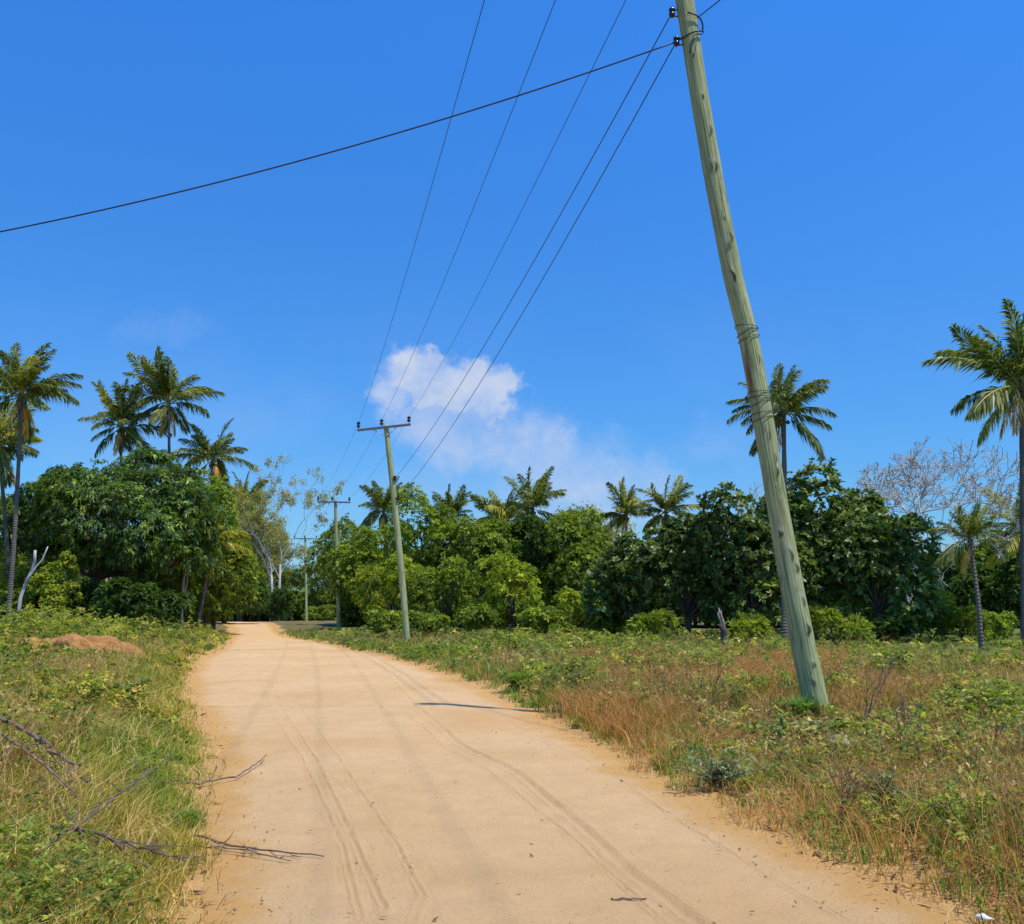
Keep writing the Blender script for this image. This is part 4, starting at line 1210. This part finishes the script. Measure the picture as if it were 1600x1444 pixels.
def build_grass():
    # green grass
    x, y, r = scatter(46000, 3.2, 75, .75)
    dl, dr, L_, R_ = zones(x, y); d = np.maximum(dl, dr)
    f = fbm(x * .45, y * .45, 11, 3); f2 = vnoise(x * 2.1, y * 2.1, 12)
    right_dry = sstep(.06, .16, x / y) * (1 - sstep(26, 34, y)) * R_
    p = (.35 + 1.3 * sstep(.42, .62, f)) * (1 - .62 * right_dry) * np.where(L_ & (dl > 1.2), .55, 1) + .7 * (L_ & (dl < 1.6)) + .5 * (R_ & (dr < 1.1) & (y > 9))
    p = p + .9 * R_ * sstep(.3, .38, x / y) * sstep(20, 26, y)
    keep = (d > 0.02 + .25 * f2) & (_g.uniform(size=len(x)) < p)
    x, y = x[keep], y[keep]
    hs = .15 + .17 * fbm(x * .6, y * .6, 13, 3)
    dl, dr, L_, R_ = zones(x, y)
    hs = hs * (.5 + .7 * sstep(0, .9, np.maximum(dl, dr))) * np.where(R_ & (y > 24) & (x / y > .28), .45, 1)
    k = 7
    hs = hs * pole_gap(x, y)
    X, Y = tuftify(x, y, k, .06); hs = np.repeat(hs, k)
    n = len(X); wl = lod(X, Y)
    P, t = blades(n, X, Y, hs, .0085 * wl, .75, [(.07, .12, .02), (.12, .18, .03), (.19, .23, .045), (.3, .3, .09)], [.28, .38, .24, .10])
    t = t * np.where((X < redge(Y, -1))[:, None], np.array([1.5, 1.12, 1.0]), 1)
    lush = (vnoise(X * .5, Y * .5, 14) > .62)[:, None]
    t = np.where(lush, t * np.array([.65, .95, .75]), t)
    tag(link("green_grass", blade_mesh("green_grass", P, t), M_GRASS), kind="stuff")
    # straw and brown dry grass
    x, y, r = scatter(44000, 3.2, 60, .8)
    dl, dr, L_, R_ = zones(x, y); d = np.maximum(dl, dr)
    f = fbm(x * .5, y * .5, 21, 3)
    p = .30 * L_ * (dl > .5) + .22 * L_ + R_ * (.25 + .9 * sstep(.05, .2, x / y) * (1 - sstep(24, 34, y)))
    p = p * (1 - .85 * sstep(.32, .38, x / y) * sstep(18, 25, y)) * (.35 + 1.3 * sstep(.4, .6, f)) + .35 * (L_ & (y < 7.5))
    keep = (d > .03) & (_g.uniform(size=len(x)) < p)
    x, y = x[keep], y[keep]; k = 6
    hs = .17 + .2 * fbm(x * .7, y * .7, 23, 3); dl, dr, L_, R_ = zones(x, y); hs = hs * np.where(L_, 1.3, 1)
    hs *= (.45 + .6 * sstep(0, 1.0, np.maximum(dl, dr)))
    hs = hs * pole_gap(x, y)
    X, Y = tuftify(x, y, k, .08); hs = np.repeat(hs, k); n = len(X)
    P, t = blades(n, X, Y, hs, .0065 * lod(X, Y), 1.1, [(.44, .34, .17), (.33, .23, .10), (.24, .15, .075), (.52, .44, .26)], [.3, .3, .25, .15])
    t = t * np.where((X > redge(Y, 1))[:, None], np.array([.86, .74, .78]), 1)
    tag(link("dry_grass", blade_mesh("dry_grass", P, t), M_GRASS), kind="stuff")
    # reddish seeding grass round the leaning pole
    x, y, r = scatter(30000, 5, 42, .7, -5, 42)
    dl, dr, L_, R_ = zones(x, y)
    f = fbm(x * .35 + 4, y * .35, 31, 3)
    band = sstep(9, 14, y) * (1 - sstep(26, 36, y)) * sstep(.02, .1, x / y) * (1 - .5 * sstep(.34, .42, x / y))
    p = (1 - .8 * sstep(.30, .36, x / y) * sstep(18, 25, y)) * R_ * (1.25 * band * sstep(.34, .52, f) * 1.1 + .10 * sstep(.55, .65, f))
    keep = (dr > .3) & (_g.uniform(size=len(x)) < p)
    x, y = x[keep], y[keep]; k = 7
    hs = .26 + .24 * fbm(x * .7, y * .7, 33, 3)
    hs = hs * pole_gap(x, y)
    X, Y = tuftify(x, y, k, .09); hs = np.repeat(hs, k); n = len(X)
    P, t = blades(n, X, Y, hs, .0075 * lod(X, Y), .8, [(.34, .16, .08), (.26, .11, .055), (.42, .25, .12), (.22, .16, .06)], [.3, .25, .25, .2])
    tag(link("red_grass", blade_mesh("red_grass", P, t), M_GRASS), kind="stuff")
build_grass()

def build_weeds():
    # leafy weeds: low stems carrying tufts of leaves
    x, y, r = scatter(46000, 3.2, 62, .75)
    dl, dr, L_, R_ = zones(x, y); d = np.maximum(dl, dr)
    f = fbm(x * .55 + 9, y * .55, 41, 3)
    p = L_ * (.55 + 1.0 * sstep(.38, .55, f)) * sstep(.15, .9, dl) + R_ * (.14 + .18 * (y < 14) + 1.0 * sstep(.48, .62, f)) * sstep(.1, .9, dr) * np.where((y > 24) & (x / y > .3), .3, 1)
    keep = (d > .1) & (_g.uniform(size=len(x)) < p)
    x, y = x[keep], y[keep]
    hh = .10 + .75 * sstep(.35, .75, fbm(x * .8, y * .8, 43, 3))
    dl, dr, L_, R_ = zones(x, y)
    hh *= np.where(R_, .62, .7 + .5 * sstep(1.5, 4, dl)) * np.where((y > 24) & (x / y > .3), .4, 1) * (.35 + .75 * sstep(0, 1.6, np.maximum(dl, dr)))
    hh *= np.where((y > 14) & (y < 25) & (x / y < -.30) & (x / y > -.60), .45, 1)
    hh *= pole_gap(x, y)
    lv = 6
    n = len(x); az = _g.uniform(0, 6.28, n)
    Cs, Ts, As = [], [], []
    base = palette(_g, n, [(.035, .06, .02), (.07, .11, .026), (.13, .16, .035), (.23, .22, .07)], [.3, .33, .25, .12])
    base = np.where((L_ & (vnoise(x * .6, y * .6, 46) > .45))[:, None], base * np.array([1.35, 1.08, 1.0]), base)
    base = np.where(R_[:, None], base * np.array([1.12, 1.08, 1.2]), base)
    grey = (vnoise(x * .4, y * .4, 45) > .62) & R_
    base = np.where(grey[:, None], base * np.array([1.15, 1.0, 1.6]), base)
    for l in range(lv):
        t = (l + 1) / lv
        lean = hh * .45 * t
        q = np.stack([x + np.cos(az + l) * lean * .6 + _g.normal(size=n) * .02, y + np.sin(az + l) * lean * .6, H(x, y) + hh * t * _g.uniform(.8, 1.15, n)], 1)
        Cs.append(q); Ts.append(base * (.8 + .35 * t)); As.append(np.stack([_g.normal(size=n) * .35, _g.normal(size=n) * .35, np.ones(n)], 1))
    C = np.concatenate(Cs); T = np.concatenate(Ts); A = np.concatenate(As)
    sc = lod(C[:, 0], C[:, 1])
    k = 5
    V, T = rosettes(_g, C, A, k, .058, .026, (35, 100), .3, T, .3)
    cen = np.repeat(C, k, 0)[:, None, :]
    sc = sc * (.62 + .38 * sstep(5, 12, np.hypot(C[:, 0], C[:, 1])))
    V = cen + (V - cen) * np.repeat(sc * _g.uniform(.6, 1.5, len(C)), k)[:, None, None]
    tag(link("leafy_weeds", quad_mesh("leafy_weeds", V, T), M_SOFT), kind="stuff")
build_weeds()

def build_stems():
    # brown and grey seed stems standing above the grass
    x, y, r = scatter(15000, 4, 50, .7)
    dl, dr, L_, R_ = zones(x, y)
    f = fbm(x * .5 + 3, y * .5 + 8, 61, 3)
    p = (L_ * sstep(.6, 1.6, dl) * .5 + R_ * sstep(.3, 1.4, dr) * .9 * np.where((y > 24) & (x / y > .3), .15, 1)) * sstep(.4, .6, f)
    keep = _g.uniform(size=len(x)) < p
    x, y = x[keep], y[keep]; k = 7
    hs = .32 + .42 * fbm(x * .9, y * .9, 63, 2)
    hs = hs * pole_gap(x, y)
    X, Y = tuftify(x, y, k, .10); hs = np.repeat(hs, k)
    P, t = blades(len(X), X, Y, hs, .0048 * lod(X, Y), .55, [(.22, .11, .055), (.30, .18, .09), (.14, .08, .05), (.42, .33, .2)], [.3, .3, .2, .2])
    tips = P[:, 4] * .5 + P[:, 5] * .5
    sel = _g.uniform(size=len(tips)) < .55
    A = np.stack([_g.normal(size=sel.sum()) * .5, _g.normal(size=sel.sum()) * .5, np.ones(sel.sum())], 1)
    V, T = rosettes(_g, tips[sel] - np.array([0, 0, .03]), A, 4, .05, .016, (10, 60), .1, t[sel] * 1.1)
    # one mesh: seed heads written as blades too
    c = (V[:, 0] + V[:, 2]) / 2
    Q = np.stack([V[:, 0], V[:, 0], V[:, 1], V[:, 3], V[:, 2], V[:, 2]], 1)
    Q[:, 1] += .001; Q[:, 5] += .001
    tag(link("dry_stems", blade_mesh("dry_stems", np.concatenate([P, Q]), np.concatenate([t, T])), M_GRASS), kind="stuff")
build_stems()

def build_litter():
    """dry leaves, straw and twigs lying on the verge and road edge; grains and clods on the road"""
    x, y, r = scatter(60000, 3.2, 34, .9)
    dl, dr, L_, R_ = zones(x, y); d = np.maximum(dl, dr)
    p = np.where(d > 0, .55, .30 * np.exp(d / .28) + .012)
    keep = _g.uniform(size=len(x)) < p
    x, y = x[keep], y[keep]; n = len(x)
    l = _g.uniform(.010, .06, n) * np.where(np.maximum(*zones(x, y)[:2]) < -.05, .45, 1); w = l * _g.uniform(.06, .35, n)
    a = _g.uniform(0, 6.28, n); z = H(x, y) + .018 + np.where(np.maximum(*zones(x, y)[:2]) < -.05, .035, 0)
    dv = np.stack([np.cos(a), np.sin(a), _g.normal(size=n) * .2], 1) * l[:, None]
    sv = np.stack([-np.sin(a), np.cos(a), _g.normal(size=n) * .3], 1) * w[:, None]
    c = np.stack([x, y, z], 1)
    sc = np.clip(lod(x, y), 1, 2.2)[:, None]
    V = np.stack([c - dv * sc, c + sv * sc, c + dv * sc, c - sv * sc], 1)
    T = palette(_g, n, [(.14, .075, .035), (.26, .16, .07), (.38, .27, .13), (.09, .05, .025)])
    tag(link("plant_litter", quad_mesh("plant_litter", V, T), M_GRASS), kind="stuff")
    # clods and pebbles: small irregular octahedra
    x, y, r = scatter(9000, 3.0, 26, .99)
    dl, dr, L_, R_ = zones(x, y); d = np.maximum(dl, dr)
    keep = (d < .8) & (_g.uniform(size=len(x)) < np.where(d > -.7, .8, .28))
    x, y = x[keep], y[keep]; n = len(x)
    s = .003 + .010 * _g.uniform(0, 1, n) ** 5
    z = H(x, y) + .03
    z = np.where(np.maximum(*zones(x, y)[:2]) > -.1, H(x, y), z)
    o = np.array([(1, 0, 0), (0, 1, 0), (-1, 0, 0), (0, -1, 0), (0, 0, .8), (0, 0, -.8)], float)
    P = np.stack([x, y, z], 1)[:, None, :] + (o[None] * _g.uniform(.6, 1.3, (n, 6, 1))) * s[:, None, None]
    F = np.array([(0, 1, 4), (1, 2, 4), (2, 3, 4), (3, 0, 4), (1, 0, 5), (2, 1, 5), (3, 2, 5), (0, 3, 5)])
    me = bpy.data.meshes.new("pebbles")
    me.vertices.add(n * 6); me.vertices.foreach_set("co", P.astype(np.float32).reshape(-1))
    idx = (np.arange(n)[:, None, None] * 6 + F[None]).astype(np.int32).reshape(-1)
    me.loops.add(len(idx)); me.loops.foreach_set("vertex_index", idx)
    me.polygons.add(n * 8); me.polygons.foreach_set("loop_start", np.arange(0, len(idx), 3, dtype=np.int32)); me.polygons.foreach_set("loop_total", np.full(n * 8, 3, dtype=np.int32))
    me.update()
    tag(link("pebbles", me, M_CLOD), kind="stuff")
M_CLOD = mat_soil("sandy_clod", (.5, .31, .15), (.78, .56, .33))
build_litter()

# ------------------------------------------------------------------ single things on the verges
def lump(name, label, cat, loc, sx, sy, sz, mat, seed, sub=24, rough=.25, group=None, fq=1.8):
    rng = np.random.default_rng(seed); V = []; F = []
    nu, nv = sub, sub // 2
    for j in range(nv + 1):
        for i in range(nu):
            th = math.pi * j / nv; ph = 2 * math.pi * i / nu
            d = np.array([math.sin(th) * math.cos(ph), math.sin(th) * math.sin(ph), math.cos(th)])
            q = 1 + rough * 2 * (float(fbm(np.array([d[0] * fq + 9 + d[2] * fq * .6]), np.array([d[1] * fq + 9 - d[2] * fq * .6]), seed, 5)[0]) - .5)
            V.append((d[0] * sx * q, d[1] * sy * q, d[2] * sz * q))
    for j in range(nv):
        for i in range(nu):
            i2 = (i + 1) % nu; F.append((j * nu + i, (j + 1) * nu + i, (j + 1) * nu + i2, j * nu + i2))
    me = bpy.data.meshes.new(name); me.from_pydata(V, [], F)
    me.polygons.foreach_set("use_smooth", [True] * len(F))
    o = link(name, me, mat); o.location = loc
    o.rotation_euler = (0, 0, rng.uniform(0, 3))
    return tag(o, label, cat, group)
def on(px, py, z=.0):
    """point on the terrain seen at this pixel"""
    p = gp(px, py, z)
    for _ in range(6):
        p = gp(px, py, Hs(p.x, p.y) + z)
    return p
p = at(106, 1000, 25); lump("soil_mound", "heap of bare red soil on the left verge in front of the trees", "soil heap", (p.x, 25, Hs(p.x, 25) + .02), 1.75, .9, .56, M_RED, 5, 110, .62, None, 3.2).rotation_euler = (0, 0, .1)
p = on(1570, 1175); lump("soil_mound", "low patch of orange-red soil among the weeds at the right edge", "soil heap", (p.x, p.y, p.z + .02), .75, .4, .17, M_RED, 6, 40, .45)
GR = "pale stones in the right field"
for (px, py, s, lb, sd_) in ((1315, 1158, .15, "larger rounded pale stone right of the leaning pole's foot", 1), (1330, 1230, .075, "small pale stone below the larger one among the weeds", 2), (1575, 1190, .07, "small pale stone near the right edge by the red soil", 3)):
    p = on(px, py, .12); lump("stone", lb, "stone", (p.x, p.y, p.z - .02), s, s * .8, s * .6, M_ROCK, sd_, 20, .3, GR)
p = on(1536, 1433, .04); lump("crumpled_paper", "crumpled white scrap lying at the right road edge near the bottom corner", "litter", (p.x, p.y, p.z), .036, .022, .014, M_PAPER, 9, 16, .6)
p = on(142, 1222, .25); 

def branch(name, label, pts, r0, r1, mat, seed, twigs=6, tl=.3, group=None, cat="branch", zz=.02):
    """pts are 3-D points; side twigs forked off"""
    rng = np.random.default_rng(seed)
    P = [np.array(p) for p in pts]
    b = P[0].copy(); mb = MB()
    Q = []
    for i in range(len(P) - 1):
        for k in range(5):
            t = k / 5; q = P[i] * (1 - t) + P[i + 1] * t
            if i + k > 0: q = q + rng.normal(size=3) * r0 * .6
            Q.append(q)
    Q.append(P[-1])
    n = len(Q) - 1
    mb.tube([q - b for q in Q], [r0 + (r1 - r0) * i / n for i in range(n + 1)], 7)
    for k in range(twigs):
        i = int(rng.integers(n // 4, n)); q = Q[i]; d = norm(Q[min(i + 1, n)] - Q[i - 1] if i else Q[1] - Q[0])
        dd = norm(d + rng.normal(size=3) * np.array([.7, .7, .35]))
        L = tl * rng.uniform(.4, 1.2); e = q + dd * L
        e[2] = max(e[2], Hs(e[0], e[1]) + .01)
        mq = (q + e) / 2 + rng.normal(size=3) * L * .08
        rr = (r0 + (r1 - r0) * i / n) * .55
        mb.tube([q - b, mq - b, e - b], [rr, rr * .8, rr * .4], 5)
        if L > tl * .7:
            e2 = mq + norm(dd + rng.normal(size=3) * .6) * L * .5; mb.tube([mq - b, e2 - b], [rr * .6, rr * .3], 4)
    o = link(name, mb.mesh(name), mat); o.location = b
    return tag(o, label, cat, group)
GB = "dead branches lying on the left verge and road"
def L3(px, py, z): return on(px, py, z)
branch("dead_branch", "long dark dead branch slanting down from the left edge over the grass", [L3(-40, 1108, .44), L3(40, 1140, .44), L3(95, 1180, .40), L3(138, 1222, .28)], .019, .010, M_TWIG, 1, 9, .35, GB)
branch("dead_branch", "thinner dark dead branch below and beside the long slanting one", [L3(0, 1145, .38), L3(70, 1195, .38), L3(125, 1250, .24)], .012, .007, M_TWIG, 2, 6, .25, GB)
branch("dead_branch", "pale brown dead branch rising right through the grass in the left foreground", [L3(55, 1335, .26), L3(120, 1290, .32), L3(190, 1240, .38), L3(272, 1178, .40)], .010, .004, M_TWIG, 3, 18, .3, GB)
branch("dead_branch", "thin curved twig pointing out of the grass onto the road", [L3(235, 1222, .10), L3(310, 1224, .04), L3(370, 1212, .05), L3(400, 1194, .06), L3(416, 1179, .07)], .010, .005, M_TWIG, 4, 1, .1, GB)
branch("dead_branch", "forked dead branch lying flat on the road at lower left", [L3(300, 1302, .06), L3(350, 1318, .05), L3(420, 1328, .045), L3(506, 1338, .04)], .009, .004, M_TWIG, 5, 9, .18, GB)
branch("dead_branch", "dead twigs lying just below the forked branch on the road", [L3(310, 1322, .05), L3(370, 1326, .045), L3(455, 1345, .04)], .006, .003, M_TWIG, 6, 6, .14, GB)
branch("dead_branch", "tangled grey-brown brushwood at the bottom of the left verge", [L3(80, 1290, .3), L3(150, 1300, .28), L3(230, 1325, .2), L3(290, 1345, .08)], .012, .005, M_TWIG, 7, 26, .28, GB)
branch("dead_branch", "small twig lying on the road near the bottom right centre", [L3(955, 1404, .045), L3(985, 1405, .045), L3(1010, 1404, .045)], .006, .004, M_TWIG, 8, 1, .04, GB)
branch("broken_stake", "short stake with a pale broken tip in the left foreground grass", [L3(142, 1262, .02), L3(140, 1240, .14), L3(143, 1212, .30)], .013, .008, M_PAPER, 9, 0, .1, None, "stake")

GD = "bare dead shrubs in the right field"
def dead_shrub(label, px, py, toppy, seed, mat, spread=.5, n=3, r=.012, sk=.72, depth=4):
    rng = np.random.default_rng(seed)
    p = on(px, py, .0); h = at(px, toppy, p.y).z - p.z
    root = empty("dead_shrub", (p.x, p.y, p.z), label, "dead shrub", GD)
    mb = MB(); tips = []
    tot = sum(sk ** i for i in range(depth + 1))
    for k in range(n):
        branching(rng, mb, np.array([rng.normal() * .02, rng.normal() * .02, -.05]), norm(np.array([rng.normal() * .3, rng.normal() * .3, 1])), h / tot * 1.1, r, depth, tips, spread, .12, sk, (2, 2), .0025, 5)
    link("twigs", mb.mesh("dead_shrub_twigs"), mat, root)
dead_shrub("tall thin leafless shrub rising right of the leaning pole's foot", 1345, 1150, 1012, 11, M_TWIG, .28, 2, .013, .8)
dead_shrub("reddish leafless shrub at the road edge right of the middle foreground", 1308, 1300, 1185, 12, M_REDTWIG, .45, 3, .012)
dead_shrub("grey twiggy dead shrub right of the tall thin one", 1405, 1175, 1085, 13, M_TWIG, .5, 4, .012)
dead_shrub("dark dead stem with few twigs left of the leaning pole", 1117, 1096, 1035, 14, M_REDTWIG, .3, 1, .022)
dead_shrub("dark twiggy shrub before the red soil patch at the right edge", 1548, 1195, 1112, 15, M_TWIG, .35, 2, .012)
dead_shrub("small grey dead shrub beside the road right of the thin road shadow", 878, 1122, 1092, 16, M_TWIG, .6, 4, .012)
GL = "pale dead sticks in the right field"
branch("dead_stick", "pale grey stick leaning among weeds left of the red soil patch", [L3(1490, 1165, .05), L3(1528, 1143, .2)], .022, .012, M_TWIGPALE, 21, 2, .2, GL)
branch("dead_stick", "short curved pale stick lying among weeds below the red soil patch", [L3(1530, 1222, .1), L3(1545, 1212, .12), L3(1555, 1202, .14)], .018, .008, M_TWIGPALE, 22, 0, .1, GL)
branch("dead_stick", "pale stick lying flat just left of the leaning grey stick", [L3(1435, 1142, .1), L3(1475, 1152, .1)], .015, .008, M_TWIGPALE, 23, 3, .2, GL)

def spiky(label, px, py, seed, n, L, W, cols, name, cat, up=(.3, 1.3), group=None):
    rng = np.random.default_rng(seed); p = on(px, py, 0)
    az = rng.uniform(0, 6.28, n); ln = rng.uniform(up[0], up[1], n); h = L * rng.uniform(.6, 1.1, n)
    d = np.stack([np.cos(az), np.sin(az), np.zeros(n)], 1); sd = np.stack([-np.sin(az), np.cos(az), np.zeros(n)], 1)
    B = d * rng.uniform(0, .12 * L + .03, n)[:, None]; up_ = np.array([0, 0, 1.])
    Mp = B + up_ * (h * .6)[:, None] + d * (h * ln * .35)[:, None]; Tp = B + up_ * (h * (1 - .3 * ln))[:, None] + d * (h * ln * .9)[:, None]
    Wd = W * rng.uniform(.7, 1.2, n)[:, None] * sd
    P = np.stack([B - Wd * .5, B + Wd * .5, Mp - Wd * .5, Mp + Wd * .5, Tp - Wd * .05, Tp + Wd * .05], 1)
    t = palette(rng, n, cols) * rng.uniform(.8, 1.2, (n, 1))
    o = link(name, blade_mesh(name, P, t), M_SOFT); o.location = (p.x, p.y, p.z - .02)
    return tag(o, label, cat, group)
BG = [(.06, .11, .08), (.09, .15, .11), (.13, .19, .13)]
GG = [(.05, .11, .02), (.08, .15, .022), (.12, .18, .03)]
spiky("left one of two blue-green spiky plants by the road past the grass clump", 838, 1036, 1, 34, .55, .06, BG, "agave_plant", "plant", group="spiky blue-green plants")
spiky("right one of two blue-green spiky plants by the road past the grass clump", 872, 1036, 2, 34, .6, .06, BG, "agave_plant", "plant", group="spiky blue-green plants")
GT = "lush green grass clumps"
spiky("lush dark green grass clump at the right road edge before the spiky plants", 815, 1078, 3, 1500, .42, .016, GG, "grass_clump", "grass clump", (.2, 1.6), GT)
spiky("dark green grass clump on the left road edge above the road twigs", 292, 1292, 4, 500, .16, .007, GG, "grass_clump", "grass clump", (.2, 1.6), GT)
spiky("tall green clump around the leaning pole's foot", 1255, 1125, 6, 420, .4, .018, GG + BG, "grass_clump", "grass clump", (.2, 1.2), GT)

def leafy_plant(label, px, py, seed, h, w, n, cols, L=.09, W=.05, name="leafy_weed", group="leafy weeds standing out on the verges"):
    rng = np.random.default_rng(seed); p = on(px, py, 0)
    root = empty(name, (p.x, p.y, p.z), label, "plant", group)
    mb = MB(); C = []; A = []
    for i in range(n):
        a = rng.uniform(0, 6.28); q = rng.uniform(.1, 1) * w; hh = h * rng.uniform(.6, 1.1)
        e = np.array([math.cos(a) * q, math.sin(a) * q, hh]); m_ = e * np.array([.3, .3, .55])
        mb.tube([(0, 0, -.03), m_, e], [.006, .005, .003], 4)
        for t in np.linspace(.35, 1, 6):
            c = (1 - t) ** 2 * 0 + 2 * t * (1 - t) * m_ + t * t * e
            C.append(c); A.append(np.array([math.cos(a) * .4, math.sin(a) * .4, 1]))
    C = np.array(C); A = np.array(A)
    V, T = rosettes(rng, C, A, 5, L, W, (45, 100), .25, palette(rng, len(C), cols))
    link("stem", mb.mesh("weed_stems"), M_REDTWIG, root)
    link("leaves", quad_mesh("weed_leaves", V, T), M_GLOSSY, root)
leafy_plant("dark leafy weed standing up in the middle of the left verge", 200, 1125, 31, .5, .22, 12, [(.035, .075, .02), (.07, .13, .03), (.03, .06, .03)])
leafy_plant("yellow-green broad-leaved weed left of the dark one on the left verge", 130, 1110, 32, .42, .35, 16, [(.16, .2, .03), (.25, .26, .05)])
leafy_plant("bright green leafy weed in the bottom left corner", 40, 1320, 33, .28, .3, 16, [(.06, .11, .03), (.10, .15, .04)], .04, .02)
leafy_plant("dark green leafy weed at the bottom left edge of the verge", 110, 1400, 34, .22, .25, 14, [(.05, .08, .03), (.08, .11, .04)], .035, .016)
leafy_plant("dark grey-green weed in the right foreground weeds", 1380, 1270, 35, .3, .35, 16, [(.05, .07, .035), (.09, .12, .06)], .05, .02)
leafy_plant("green leafy weed beside the larger pale stone", 1225, 1160, 36, .3, .3, 14, [(.07, .12, .04), (.12, .17, .06)], .05, .028)
leafy_plant("blue-green weedy clump at the right road edge in the middle foreground", 1120, 1235, 41, .34, .5, 26, [(.06, .10, .06), (.10, .14, .08)], .06, .02)
